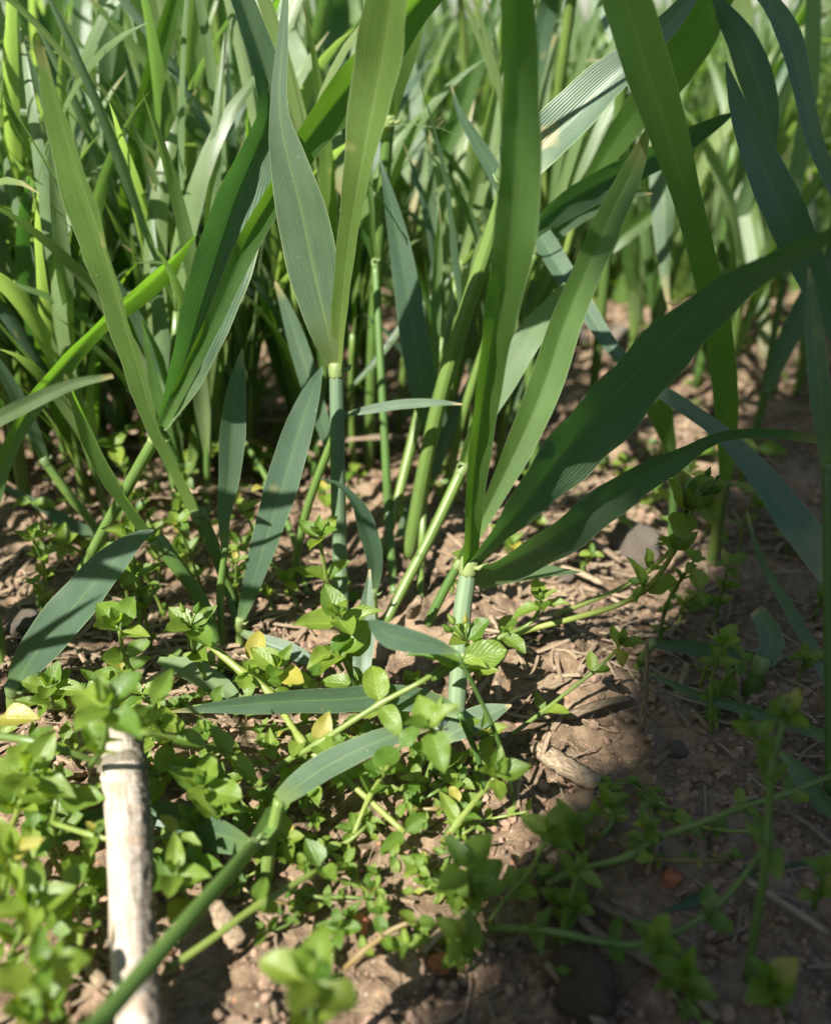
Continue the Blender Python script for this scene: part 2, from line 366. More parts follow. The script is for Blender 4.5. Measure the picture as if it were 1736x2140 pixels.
# ------------------------------------------------------------ wheat builders
def path3(pts, d, ext=None):
    """[(u,v,w)..] with depths d=(d0,d1[,..]) -> rows x,y,z,halfwidth"""
    n = len(pts); out = []
    for i, (u, v, w) in enumerate(pts):
        f = i / (n - 1); k = f * (len(d) - 1); a = min(int(k), len(d) - 2); dd = d[a] + (d[a + 1] - d[a]) * (k - a)
        lim = dground(v, .004) if dground(v, .004) < 3 else 3
        dd = min(dd, lim)
        p = P(u, v, dd); out.append((p.x, p.y, p.z, w * dd / 1736 / 2))
    return out
def best_roll(rows, lit):
    """the roll at which the blade's seen face meets the sun at the wanted cosine"""
    r = resample(rows, 12); best = (9, 0)
    for roll in range(-62, 63, 4):
        e = 0
        for i in range(2, 10):
            p = Vector(r[i][:3]); t = (Vector(r[i + 1][:3]) - Vector(r[i - 1][:3])).normalized(); view = (CAM - p).normalized(); s = t.cross(view).normalized()
            n = (Quaternion(t, math.radians(roll)) @ s).cross(t); n = n if n.dot(view) > 0 else -n; e += abs(n.dot(sun_dir) - lit)
        e += abs(roll) * .004
        if e < best[0]: best = (e, roll)
    return best[1]
def blade_obj(rows, roll, keel, mat, rng, parent, flip=1, twist=0, name='leaf', pinch=True, lit=None, cap=.72):
    if lit is not None: roll = best_roll(rows, lit)
    n = max(18, min(64, int(sum((Vector(rows[i + 1][:3]) - Vector(rows[i][:3])).length for i in range(len(rows) - 1)) / .0035)))
    r = resample(rows, n)
    pts = [Vector(q[:3]) for q in r]; hw = [max(abs(q[3]), .00012) for q in r]
    sides, nrm = [], []
    for i in range(n):
        t = (pts[min(i + 1, n - 1)] - pts[max(i - 1, 0)]).normalized()
        view = (CAM - pts[i]).normalized()
        s = t.cross(view)
        s = s.normalized() if s.length > .05 else (sides[-1] if sides else t.orthogonal().normalized())
        a = math.radians(roll + twist * i / (n - 1))
        s = Quaternion(t, a) @ s
        if sides and s.dot(sides[-1]) < 0: s = -s
        sides.append(s); nn = s.cross(t).normalized() * flip
        if nrm and nn.dot(nrm[-1]) < 0: nn = -nn
        nrm.append(nn)
        hw[i] /= max(abs(math.cos(a)), cap)
    V, F, U = ribbon(pts, hw, sides, nrm, keel, rng, parent.location)
    return link(name, mesh(name, V, F, mat, U), parent)
def collar_obj(p, t, r, parent, rng):
    """pale joint where blade leaves the stem, with two small auricles"""
    t = t.normalized()
    pts = [p + t * (k * r) for k in (-1.1, -.7, -.2, .3, .8, 1.1)]
    V, F, U = tube(pts, [r * q for q in (1.0, 1.08, 1.14, 1.16, 1.10, .98)], 12, parent.location)
    a = t.orthogonal().normalized()
    for k in range(2):
        an = rng.uniform(0, 6.28)
        dr = Quaternion(t, an) @ a
        hp = [p + dr * (r * .9), p + dr * (r * 1.7) + t * r * .25, p + dr * (r * 2.1) + t * r * .9 + t.cross(dr) * r * .6]
        v2, f2, u2 = tube(hp, [r * .35, r * .3, r * .08], 6, parent.location)
        off = len(V); V += v2; F += [tuple(q + off for q in f) for f in f2]; U += u2
    return link('collar', mesh('collar', V, F, M['collar'], U), parent)
def stem_obj(rows, mat, parent, rng, name='stem'):
    r = resample(rows, max(8, int(len(rows) * 7)))
    V, F, U = tube([Vector(q[:3]) for q in r], [max(q[3], .0003) for q in r], 14, parent.location, ridge=.025)
    return link(name, mesh(name, V, F, mat, U), parent)
SHOOTS = 'wheat shoots traced in the near rows'
def shoot(label, leaves, culm=None, cd=(.2, .2), cmat='culm', collar=True, seed=None, name='wheat_shoot'):
    """leaves: dicts pts (base to tip), d, roll, keel, mat, base ('culm' | 'drop' | 'arch'), tip ('end' | 'ext')"""
    rng = random.Random(seed if seed is not None else label)
    crow = None
    lrows = []
    for L in leaves:
        rows = path3(L['pts'], L['d'])
        if L.get('tip') == 'ext':       # goes on above the picture and ends in a point
            a, b = Vector(rows[-2][:3]), Vector(rows[-1][:3]); t = (b - a).normalized(); w = rows[-1][3]
            ln = L.get('ext', .07)
            for k, f in ((.35, .8), (.7, .5), (1, .03)):
                q = b + t * ln * k - Vector((0, 0, 1)) * ln * .28 * k * k
                rows.append((q.x, q.y, q.z, w * f))
        lrows.append(rows)
    L0 = leaves[0]
    if culm:
        crow = path3(culm, cd)
        g = Vector(crow[0][:3]); z = gh(g.x, g.y)
        if g.z > z + .004:
            t = (Vector(crow[0][:3]) - Vector(crow[1][:3])).normalized(); k = (g.z - z + .003) / max(.25, -t.z)
            t2 = t if t.z < -.25 else Vector((0, 0, -1))
            e = g + t2 * ((g.z - z + .003) / max(-t2.z, .25)); crow.insert(0, (e.x, e.y, z - .003, crow[0][3]))
    else:
        b = Vector(lrows[0][0][:3]); r0 = min(lrows[0][0][3], .0020); r0 = max(r0, .0011) if not L0.get('cr') else L0['cr']
        t = (Vector(lrows[0][1][:3]) - b).normalized()
        if L0.get('base') == 'arch':    # blade arches over from a stem standing beyond it
            away = Vector((rng.uniform(-.5, .5), 1, 0)).normalized() * L0.get('away', .05)
            up = .5 * away.length
            q1 = b - t * .03 + away * .25; q2 = b - t * .045 + away * .8 + Vector((0, 0, .008)); q3 = q2 + away * .35 - Vector((0, 0, up))
            w = lrows[0][0][3]
            lrows[0] = [(q3.x, q3.y, q3.z, .0018), (q2.x, q2.y, q2.z, w * .8), (q1.x, q1.y, q1.z, w)] + lrows[0]
            b = q3; t = (q2 - q3).normalized(); r0 = .0018
        z0 = gh(b.x, b.y)
        lean = Vector((t.x, t.y, 0)) * max(0, b.z - z0) * -.35
        f = b + lean; f.z = gh(f.x, f.y) - .003
        m1 = f.lerp(b, .5) + lean * .12
        crow = [(f.x, f.y, f.z, r0 * 1.1), (m1.x, m1.y, m1.z, r0 * 1.05), (b.x, b.y, b.z, r0)]
        if b.z - z0 < .006: crow = None
    base = Vector(crow[0][:3]) if crow else Vector(lrows[0][0][:3])
    R = root(name, base, label, 'wheat', None)
    if crow:
        stem_obj(crow, M[cmat], R, rng)
        if collar:
            e = Vector(crow[-1][:3]); collar_obj(e, e - Vector(crow[-2][:3]), max(crow[-1][3], .0008), R, rng)
    for L, rows in zip(leaves, lrows):
        roll = L.get('roll', rng.uniform(-22, 22)); keel = L.get('keel', rng.uniform(.12, .3))
        blade_obj(rows, roll, keel, M[L.get('mat', 'blue')], rng, R, L.get('flip', 1), L.get('twist', rng.uniform(-18, 18)), lit=L.get('lit'), cap=L.get('cap', .72))
    return R
def L(pts, d, mat='blue', **k): return dict(pts=pts, d=d, mat=mat, **k)

# ------------------------------------------------------------ wheat traced one by one
shoot('central upright wheat stem with pale collar, broad grey-green leaf leaning up and left',
      [L([(700, 770, 24), (684, 690, 72), (655, 560, 108), (628, 430, 104), (600, 320, 72), (583, 220, 36), (590, 90, 24), (598, -20, 12)], (.212, .185, .17), 'blue', roll=-14, keel=.10, tip='ext', ext=.03, twist=0),
       L([(704, 770, 26), (714, 640, 32), (730, 500, 42), (755, 350, 60), (785, 200, 84), (806, 90, 96), (822, -20, 92)], (.212, .17, .145), 'green', lit=.45, keel=.35, tip='ext', twist=0)],
      culm=[(714, 1290, 32), (710, 1150, 31), (706, 980, 31), (703, 775, 30)], cd=(.228, .212), cmat='dusty')
shoot('leaning wheat stem left of the central one with wide dark folded leaf',
      [L([(334, 895, 20), (385, 770, 76), (440, 600, 112), (495, 430, 110), (540, 315, 78), (563, 235, 56), (556, 150, 58), (530, 70, 52), (500, -15, 46)], (.215, .2, .18), 'blue', lit=.15, keel=.55, tip='ext', ext=.04, twist=-20),
       L([(338, 890, 22), (395, 775, 30), (452, 655, 36), (515, 510, 46), (572, 410, 46), (640, 300, 58), (720, 195, 80), (800, 95, 78), (890, -15, 60)], (.213, .19, .165), 'green', roll=8, keel=.3, tip='ext', twist=35)],
      culm=[(128, 1290, 20), (150, 1235, 21), (210, 1120, 22), (268, 1015, 24), (325, 915, 25)], cd=(.232, .214))
shoot('tall bright green leaf sweeping up to the top left from the low fork of stems',
      [L([(418, 1080, 32), (368, 975, 38), (322, 880, 42), (296, 790, 56), (262, 680, 72), (232, 570, 84), (196, 455, 88), (155, 335, 76), (118, 215, 56), (92, 110, 34), (82, 75, 10)], (.216, .17, .14), 'green', lit=.5, keel=.32, twist=0)],
      culm=[(500, 1312, 20), (478, 1235, 22), (455, 1165, 27), (418, 1080, 32)], cd=(.226, .216))
shoot('second green leaf below and left of the tall sweeping one, its upper end fading',
      [L([(336, 1140, 34), (270, 1050, 46), (222, 965, 56), (182, 880, 50), (152, 815, 34), (140, 785, 8)], (.205, .175, .155), 'green', lit=.5, keel=.34)],
      culm=[(452, 1345, 22), (430, 1275, 26), (392, 1212, 29), (336, 1140, 33)], cd=(.215, .205))
shoot('blurred pale leaf tip crossing the left edge above the fork',
      [L([(-70, 905, 30), (0, 872, 32), (80, 832, 30), (160, 800, 22), (236, 785, 9)], (.16, .15), 'pale', roll=10, base='drop')])
shoot('narrow yellow-green leaf curling from the left edge up to a fine dark tip',
      [L([(-30, 1110, 24), (0, 990, 30), (28, 915, 30), (70, 840, 36), (130, 765, 38), (200, 690, 30), (268, 630, 42), (340, 565, 44), (411, 488, 4)], (.2, .21, .22), 'green', roll=18, keel=.3, twist=50)])
shoot('broad drooping blue-green leaf low at the left edge with a fine tip',
      [L([(28, 1440, 30), (60, 1385, 62), (110, 1320, 82), (170, 1250, 84), (232, 1180, 68), (285, 1130, 34), (321, 1108, 4)], (.195, .19, .185), 'blue', roll=-22, keel=.14)])
shoot('straight narrow leaf standing between the fork and the slanting leaf, cut by a thin shadow',
      [L([(470, 1150, 14), (468, 1080, 26), (478, 1000, 42), (484, 910, 52), (492, 820, 42), (506, 728, 4)], (.212, .2), 'blue', roll=12, keel=.16)],
      culm=[(462, 1300, 14), (460, 1240, 17), (470, 1150, 12)], cd=(.216, .212))
shoot('slanting leaf reaching from the fork up to the collar of the central stem',
      [L([(502, 1300, 14), (524, 1230, 36), (555, 1130, 56), (590, 1020, 68), (622, 910, 60), (650, 825, 40), (673, 766, 4)], (.214, .2), 'blue', roll=-20, keel=.22)])
shoot('small pointed leaf behind the fork, left of the thin shadowed leaf',
      [L([(396, 985, 14), (420, 880, 28), (452, 785, 28), (484, 694, 3)], (.27, .25), 'green')])
shoot('thin wheat stem right of the central one with a small collar half way up',
      [L([(784, 545, 14), (772, 515, 14), (762, 495, 12), (755, 478, 3)], (.245, .24), 'green', roll=10),
       L([(783, 545, 13), (778, 500, 13), (776, 440, 12), (770, 370, 14), (772, 300, 16), (778, 230, 5)], (.245, .23), 'green', roll=25)],
      culm=[(824, 1245, 19), (812, 1090, 18), (806, 960, 18), (796, 780, 17), (784, 550, 16)], cd=(.248, .245), cmat='culm')
shoot('slim stem with small collar carrying a broad upright pale-veined leaf, centre of the picture',
      [L([(896, 905, 14), (886, 850, 40), (874, 760, 62), (852, 620, 54), (826, 470, 38), (795, 335, 4)], (.243, .225), 'blue', roll=16, keel=.12),
       L([(898, 905, 12), (905, 760, 20), (910, 600, 20), (914, 500, 14), (918, 437, 3)], (.243, .235), 'green', roll=30, keel=.4)],
      culm=[(877, 1280, 15), (882, 1120, 15), (892, 990, 14), (897, 910, 13)], cd=(.24, .243))
shoot('slanting ribbed stem behind the centre ending in a dark jointed collar with forked leaves',
      [L([(964, 553, 16), (985, 475, 17), (1010, 390, 20), (1035, 290, 26), (1050, 180, 22)], (.262, .25), 'green', tip='ext', ext=.03),
       L([(966, 560, 10), (1002, 525, 14), (1035, 480, 16), (1080, 440, 10)], (.262, .25), 'blue'),
       L([(960, 560, 8), (900, 625, 10), (860, 655, 14), (780, 760, 14), (725, 820, 4)], (.262, .265), 'green')],
      culm=[(798, 1165, 20), (826, 1060, 21), (852, 960, 22), (885, 830, 21), (925, 720, 20), (962, 558, 19)], cd=(.246, .262))
shoot('slanting stem with swollen collar beside the foreground stem, pale leaf standing behind it',
      [L([(970, 968, 26), (1003, 890, 34), (1052, 795, 58), (1108, 700, 58), (1150, 640, 34), (1180, 590, 6)], (.225, .21), 'pale', roll=-15, keel=.12),
       L([(968, 970, 22), (982, 925, 26), (998, 870, 20), (1012, 800, 6)], (.225, .215), 'green', roll=20, keel=.4)],
      culm=[(806, 1300, 21), (850, 1215, 22), (905, 1110, 23), (966, 982, 24)], cd=(.222, .225))
shoot('large foreground wheat stem with tall dark upright leaf and two broad leaves leaning right',
      [L([(979, 1180, 32), (985, 1100, 34), (994, 980, 42), (1010, 850, 52), (1035, 690, 66), (1062, 540, 82), (1076, 380, 88), (1080, 220, 82), (1078, 90, 78), (1074, -20, 72)], (.19, .15, .125), 'green', lit=.05, keel=.28, tip='ext', twist=-12),
       L([(985, 1180, 20), (1030, 1130, 34), (1090, 1062, 66), (1180, 950, 104), (1290, 820, 128), (1400, 705, 112), (1520, 602, 68), (1640, 530, 44), (1760, 478, 34)], (.19, .165, .13), 'blue', lit=-.05, cap=.45, keel=.16, tip='ext', ext=.03, twist=0),
       L([(985, 1215, 22), (1030, 1195, 50), (1100, 1160, 70), (1190, 1105, 78), (1290, 1025, 66), (1400, 962, 46), (1500, 912, 24), (1600, 903, 22), (1745, 922, 14)], (.195, .18, .17), 'blue', lit=.05, cap=.45, keel=.18),
       L([(1000, 1228, 14), (1060, 1208, 30), (1130, 1196, 28), (1212, 1196, 3)], (.2, .205), 'pale', roll=-35)],
      culm=[(962, 1345, 38), (966, 1280, 38), (973, 1230, 37), (979, 1185, 36)], cd=(.192, .19), cmat='dusty')
shoot('yellow-green folded leaf rising right behind the large foreground stem to a dark tip',
      [L([(958, 1180, 18), (1020, 1062, 34), (1085, 930, 60), (1140, 800, 70), (1180, 680, 66), (1225, 570, 60), (1272, 460, 58), (1325, 350, 44), (1358, 258, 5)], (.215, .2, .18), 'green', roll=14, keel=.45, twist=-20)],
      culm=[(893, 1305, 20), (925, 1240, 20), (958, 1180, 19)], cd=(.218, .215))
shoot('long ribbed leaf standing from the shaded soil up to the top right',
      [L([(1514, 1010, 22), (1518, 920, 38), (1512, 800, 52), (1494, 660, 54), (1464, 530, 54), (1432, 405, 58), (1394, 275, 76), (1348, 135, 92), (1302, -15, 94)], (.25, .19, .155), 'green', roll=16, keel=.25, tip='ext')])
shoot('dark leaf with hooked shoulder at the top right, tip down',
      [L([(1490, -25, 20), (1512, 25, 34), (1545, 75, 54), (1576, 150, 66), (1602, 240, 50), (1618, 318, 5)], (.2, .215), 'blue', roll=-18, base='arch', away=.04)])
shoot('broad dark leaf leaning across the right edge beneath the hooked one',
      [L([(1800, 790, 40), (1740, 668, 50), (1690, 560, 66), (1640, 450, 78), (1590, 340, 70), (1545, 232, 40), (1516, 130, 4)], (.2, .18, .17), 'blue', roll=22, keel=.14)])
shoot('narrow blue leaf curving down the upper right edge',
      [L([(1585, -25, 30), (1645, 70, 46), (1672, 170, 38), (1700, 290, 32), (1745, 400, 26), (1790, 520, 6)], (.2, .21), 'blue', roll=-25, base='arch', away=.05)])
shoot('dark leaf crossing behind the big upright blade and pointing up right',
      [L([(1100, 500, 20), (1150, 450, 46), (1235, 395, 60), (1330, 345, 52), (1430, 290, 54), (1490, 257, 32), (1537, 233, 3)], (.23, .215), 'blue', roll=34, keel=.18)])
shoot('thin dark leaf beneath the crossing leaf with a pale curled tip',
      [L([(1120, 520, 20), (1180, 465, 34), (1260, 420, 30), (1330, 402, 16), (1362, 403, 4)], (.25, .235), 'blue', roll=38)])
shoot('wide grooved grey-blue leaf reaching from the big upright blade to the upper right',
      [L([(1060, 390, 60), (1130, 310, 88), (1190, 250, 96), (1260, 180, 84), (1340, 110, 60), (1410, 40, 44), (1450, -15, 30)], (.2, .18), 'blue', roll=-26, keel=.35, tip='ext', ext=.03)])
shoot('broad ribbed leaf behind the top right leaves, narrowing down to the left',
      [L([(1205, 440, 14), (1250, 350, 40), (1310, 260, 62), (1385, 165, 84), (1440, 80, 92), (1490, -20, 88)], (.25, .21), 'green', roll=15, keel=.2, tip='ext')])
shoot('long leaf bending over from the centre and descending to the lower right edge',
      [L([(1100, 420, 20), (1118, 470, 42), (1160, 545, 46), (1215, 630, 38), (1270, 715, 30), (1340, 790, 26), (1420, 845, 30), (1505, 905, 32), (1580, 985, 52), (1660, 1095, 70), (1740, 1205, 56), (1800, 1290, 10)], (.25, .225, .2, .19), 'blue', roll=-16, keel=.16, base='arch', away=.03)])
shoot('slender leaf curving through the shade at the right, under the descending leaf',
      [L([(1770, 1500, 18), (1722, 1402, 26), (1648, 1270, 24), (1590, 1170, 14), (1560, 1068, 3)], (.2, .215), 'blue')])
shoot('small broad leaf with upturned point behind the large dark leaf',
      [L([(1408, 960, 16), (1392, 905, 34), (1370, 835, 58), (1345, 775, 34), (1325, 735, 5)], (.26, .24), 'green')])
shoot('dark hanging leaf behind the crossing leaf, thin end down',
      [L([(1362, 262, 30), (1380, 340, 44), (1388, 430, 48), (1387, 520, 30), (1392, 600, 14), (1402, 660, 3)], (.27, .28), 'blue', base='arch', away=.04)])
shoot('short dark leaf flat on the shaded soil at the right',
      [L([(1360, 1348, 12), (1420, 1350, 28), (1500, 1362, 32), (1582, 1372, 14)], (.213, .21), 'blue', roll=10)])
shoot('striped broken leaf end in the shade near the right edge',
      [L([(1588, 1390, 34), (1612, 1345, 48), (1596, 1300, 40), (1575, 1278, 20)], (.205, .21), 'blue', roll=5)])
shoot('long thin leaf lying over the shaded straw beneath the right hand clump',
      [L([(1760, 1552, 24), (1660, 1515, 26), (1560, 1482, 24), (1450, 1450, 18), (1332, 1394, 3)], (.186, .195), 'blue', roll=-30)])
shoot('narrow leaf lying across the dark soil low at the right, pointed to the left',
      [L([(1760, 1795, 16), (1660, 1815, 24), (1560, 1838, 30), (1470, 1872, 28), (1390, 1905, 4)], (.158, .158), 'blue', roll=-30)])
shoot('dark leaf sloping out of the lower right edge',
      [L([(1630, 1570, 10), (1675, 1620, 40), (1720, 1680, 44), (1780, 1750, 30)], (.18, .17), 'blue')])
shoot('thick green stem standing at the lower right edge',
      [L([(1728, 980, 20), (1722, 900, 34), (1712, 800, 40), (1700, 680, 34), (1690, 560, 5)], (.16, .15), 'blue')],
      culm=[(1735, 1660, 22), (1733, 1400, 22), (1730, 1200, 22), (1728, 980, 20)], cd=(.17, .16))
shoot('broad leaf lying level over the chickweed, crossed by thin shadows',
      [L([(960, 1492, 20), (900, 1466, 44), (815, 1456, 52), (715, 1462, 54), (600, 1466, 48), (500, 1474, 34), (430, 1480, 18), (353, 1488, 3)], (.168, .172, .178), 'blue', roll=-34, keel=.1, cr=.0006)], collar=False)
shoot('short pointed leaf resting at the right of the level leaf',
      [L([(925, 1545, 30), (968, 1520, 50), (1015, 1496, 44), (1069, 1474, 3)], (.172, .175), 'blue', roll=-25, cr=.0006)], collar=False)
shoot('leaf lying from the thick jointed stem up to the white chickweed flower',
      [L([(585, 1672, 34), (625, 1640, 52), (690, 1597, 56), (785, 1552, 46), (850, 1530, 30), (900, 1522, 6)], (.153, .168), 'blue', roll=-25, keel=.12, cr=.0012)], collar=False)
shoot('small blurred blue-grey leaf tip floating over the central chickweed',
      [L([(955, 1364, 6), (915, 1352, 30), (868, 1342, 46), (815, 1328, 50), (785, 1308, 30), (770, 1296, 4)], (.152, .150), 'blue', roll=-20, keel=.08, cr=.0004)], collar=False)
shoot('short upright striped leaf under the blurred central tip',
      [L([(752, 1440, 36), (756, 1380, 40), (762, 1310, 44), (768, 1240, 20), (772, 1190, 5)], (.2, .205), 'blue', roll=10)])
shoot('twisted leaf beside the foot of the central stem, thin end to the left',
      [L([(780, 1240, 18), (782, 1170, 34), (760, 1090, 36), (738, 1045, 20), (705, 1012, 10), (668, 1000, 3)], (.215, .205), 'blue', twist=40)])
shoot('narrow leaf slanting down behind the slanting stem to the central stem',
      [L([(702, 1000, 10), (688, 930, 24), (660, 840, 36), (628, 735, 40), (600, 650, 26), (572, 582, 3)], (.25, .235), 'blue', roll=-12)])
shoot('dark leaf rising right behind the central stems to the big blade',
      [L([(828, 1130, 10), (860, 1065, 30), (905, 975, 32), (950, 870, 22), (1002, 745, 4)], (.262, .26), 'blue')])
shoot('little leaf stretched level between the central stems',
      [L([(715, 868, 6), (775, 856, 18), (840, 846, 20), (910, 842, 14), (966, 845, 3)], (.215, .215), 'blue', roll=-25)])
shoot('leaf lying flat at the foot of the fork',
      [L([(505, 1322, 12), (560, 1345, 32), (620, 1368, 32), (680, 1400, 4)], (.212, .205), 'blue', roll=-20)])
shoot('flat striped leaf in the chickweed left of the level leaf',
      [L([(330, 1380, 14), (390, 1398, 42), (450, 1430, 46), (510, 1470, 10)], (.205, .192), 'pale', roll=-25)])
shoot('thin yellowish stem behind the slanting leaf',
      [L([(512, 925, 9), (495, 860, 14), (488, 800, 12), (470, 740, 3)], (.27, .27), 'green')],
      culm=[(642, 1240, 11), (605, 1105, 12), (560, 1005, 12), (512, 925, 10)], cd=(.25, .27))
shoot('striped sheath leaning left at the left edge beside the wet soil',
      [L([(95, 965, 18), (60, 880, 26), (20, 800, 24), (-30, 720, 12)], (.24, .22), 'blue')],
      culm=[(225, 1150, 16), (190, 1090, 18), (145, 1035, 19), (95, 965, 18)], cd=(.252, .24))
shoot('thin blue leaf stretched along the soil at the left edge',
      [L([(215, 1120, 12), (150, 1098, 26), (80, 1055, 18), (0, 1015, 10), (-40, 990, 4)], (.25, .24), 'blue')])
# the near stem that crosses the pale stalk
shoot('thick blurred jointed stem in the near left corner with a leaf folded left',
      [L([(528, 1768, 20), (490, 1756, 52), (430, 1735, 66), (360, 1708, 62), (290, 1700, 44), (200, 1712, 44), (100, 1752, 40), (-20, 1812, 34)], (.148, .156, .1655, .166, .155, .135), 'blue', roll=-22, keel=.14, tip='ext', ext=.02),
       L([(535, 1762, 34), (565, 1715, 40), (590, 1672, 34), (600, 1640, 16)], (.15, .165), 'culm', roll=0, keel=.5)],
      culm=[(60, 2300, 52), (190, 2158, 46), (300, 2030, 40), (400, 1915, 36), (480, 1825, 32), (530, 1768, 30)], cd=(.088, .106, .125, .148))
# wheat just behind, large in the picture
BK = [
 ('sunlit leaf hanging at the top left, narrow tip down', [(178, -20, 34), (170, 60, 40), (168, 150, 36), (166, 240, 24), (162, 318, 3)], (.33, .33), 'pale', 'arch', 12),
 ('dark leaf at the top left beside the sunlit hanging one', [(100, 240, 16), (98, 160, 34), (104, 90, 44), (118, -15, 30)], (.33, .31), 'green', 'drop', 10),
 ('blue leaf leaning in from the top left corner', [(215, 380, 14), (170, 270, 30), (125, 165, 42), (80, 70, 50), (40, -20, 40)], (.34, .3), 'blue', 'drop', 20),
 ('tall dark upright leaf in the upper left rows', [(338, 540, 16), (346, 400, 40), (348, 260, 48), (334, 130, 46), (326, -20, 34)], (.32, .29), 'blue', 'drop', 8),
 ('pointed leaf with a shadow across it standing at the upper left', [(352, 700, 14), (364, 570, 40), (373, 460, 60), (376, 380, 50), (362, 275, 4)], (.3, .28), 'pale', 'drop', 6),
 ('small curled leaf tip above the pointed leaf', [(372, 300, 18), (362, 230, 22), (358, 180, 18), (368, 112, 3)], (.31, .3), 'green', 'drop', 10),
 ('pale leaf in the upper left with long shadow along one side', [(318, 350, 14), (288, 260, 34), (262, 150, 44), (240, 60, 36), (230, -20, 26)], (.34, .32), 'green', 'drop', 15),
 ('thin green leaf slanting between upper left shoots', [(350, 545, 20), (312, 430, 26), (276, 315, 22), (236, 204, 3)], (.3, .3), 'blue', 'drop', 15),
 ('broad yellow lit leaf left of the pale folded one', [(526, 300, 10), (514, 210, 34), (490, 120, 46), (462, 40, 46), (440, -20, 40)], (.36, .33), 'green', 'drop', 20),
 ('dark leaf curving down from the left edge', [(150, 370, 26), (102, 295, 32), (60, 240, 28), (15, 188, 4)], (.3, .29), 'blue', 'drop', 20),
 ('shiny green leaf arching at the left edge', [(140, 720, 14), (112, 615, 38), (80, 530, 52), (40, 450, 50), (-20, 390, 30)], (.28, .26), 'green', 'drop', 10),
 ('wide pale striped leaf sloping down from the top centre', [(525, -20, 96), (575, 85, 94), (635, 205, 88), (690, 320, 66), (722, 390, 40), (748, 440, 6)], (.26, .27), 'pale', 'arch', 0),
 ('dark leaf behind the top centre blade', [(716, 250, 14), (706, 130, 50), (692, 30, 70), (682, -30, 66)], (.33, .3), 'blue', 'drop', 25),
 ('dark hanging leaf right of the tall twin blades', [(858, 95, 12), (868, 190, 26), (873, 300, 28), (866, 400, 20), (858, 480, 3)], (.3, .31), 'blue', 'arch', 10),
 ('pale broad leaf slanting behind the centre', [(800, 215, 50), (860, 320, 76), (930, 415, 76), (985, 480, 48), (1020, 520, 10)], (.33, .34), 'pale', 'arch', 0),
 ('slim green leaf rising right of centre to a kink', [(884, 440, 12), (918, 340, 30), (960, 235, 38), (1000, 115, 36), (1040, -10, 22)], (.3, .28), 'green', 'drop', 20),
 ('narrow dark leaf just left of the big blade at the top', [(1108, 230, 14), (1124, 120, 40), (1146, 10, 40), (1160, -30, 34)], (.28, .26), 'blue', 'drop', 15),
 ('fine dark leaf with a hair tip crossing near the centre', [(1060, 420, 26), (1030, 355, 32), (995, 295, 26), (962, 238, 14), (942, 178, 2)], (.25, .24), 'blue', 'drop', 15),
 ('bright blade beside the tall twin blades at the top', [(812, 255, 26), (828, 180, 38), (850, 90, 54), (868, -20, 58)], (.24, .22), 'green', 'drop', 20),
 ('green leaf bending at the top right in front of the pale field', [(1480, 120, 10), (1530, 250, 34), (1560, 420, 40), (1590, 600, 34), (1600, 760, 18)], (.36, .34), 'green', 'arch', 10),
 ('upright leaf at the right edge behind the broad dark leaf', [(1640, 560, 14), (1655, 420, 30), (1690, 200, 34), (1700, -20, 30)], (.3, .28), 'green', 'drop', 10),
 ('shaded leaf standing by the right edge', [(1600, 820, 16), (1640, 720, 40), (1690, 620, 44), (1745, 520, 30)], (.29, .27), 'blue', 'drop', 5),
 ('dark leaf in the left rows slanting towards the soil', [(240, 880, 14), (180, 770, 30), (110, 690, 34), (20, 600, 30), (-40, 560, 20)], (.3, .29), 'blue', 'drop', 5),
 ('slim leaf leaning right behind the leaning stem', [(300, 800, 14), (330, 720, 24), (350, 640, 24), (390, 560, 3)], (.3, .3), 'blue', 'drop', 5),
 ('long slanting stem leaf behind the crossing dark leaf', [(1150, 640, 14), (1210, 560, 30), (1290, 500, 34), (1370, 440, 30), (1420, 400, 4)], (.3, .28), 'green', 'drop', 12),
 ('curved leaf tip at the left edge near the top', [(-10, 520, 30), (5, 420, 26), (14, 380, 16), (34, 346, 2)], (.25, .25), 'pale', 'drop', 0),
 ('grey leaf rising at the far left edge', [(-20, 420, 34), (0, 330, 36), (15, 270, 24), (26, 220, 3)], (.26, .26), 'blue', 'drop', 0),
]
for lb, pts, d, mt, base, roll in BK:
    kw = dict(roll=roll, base=base)
    if base == 'drop' and pts[-1][1] < 5: kw['tip'] = 'ext'
    shoot(lb, [L(pts, d, mt, **kw)])

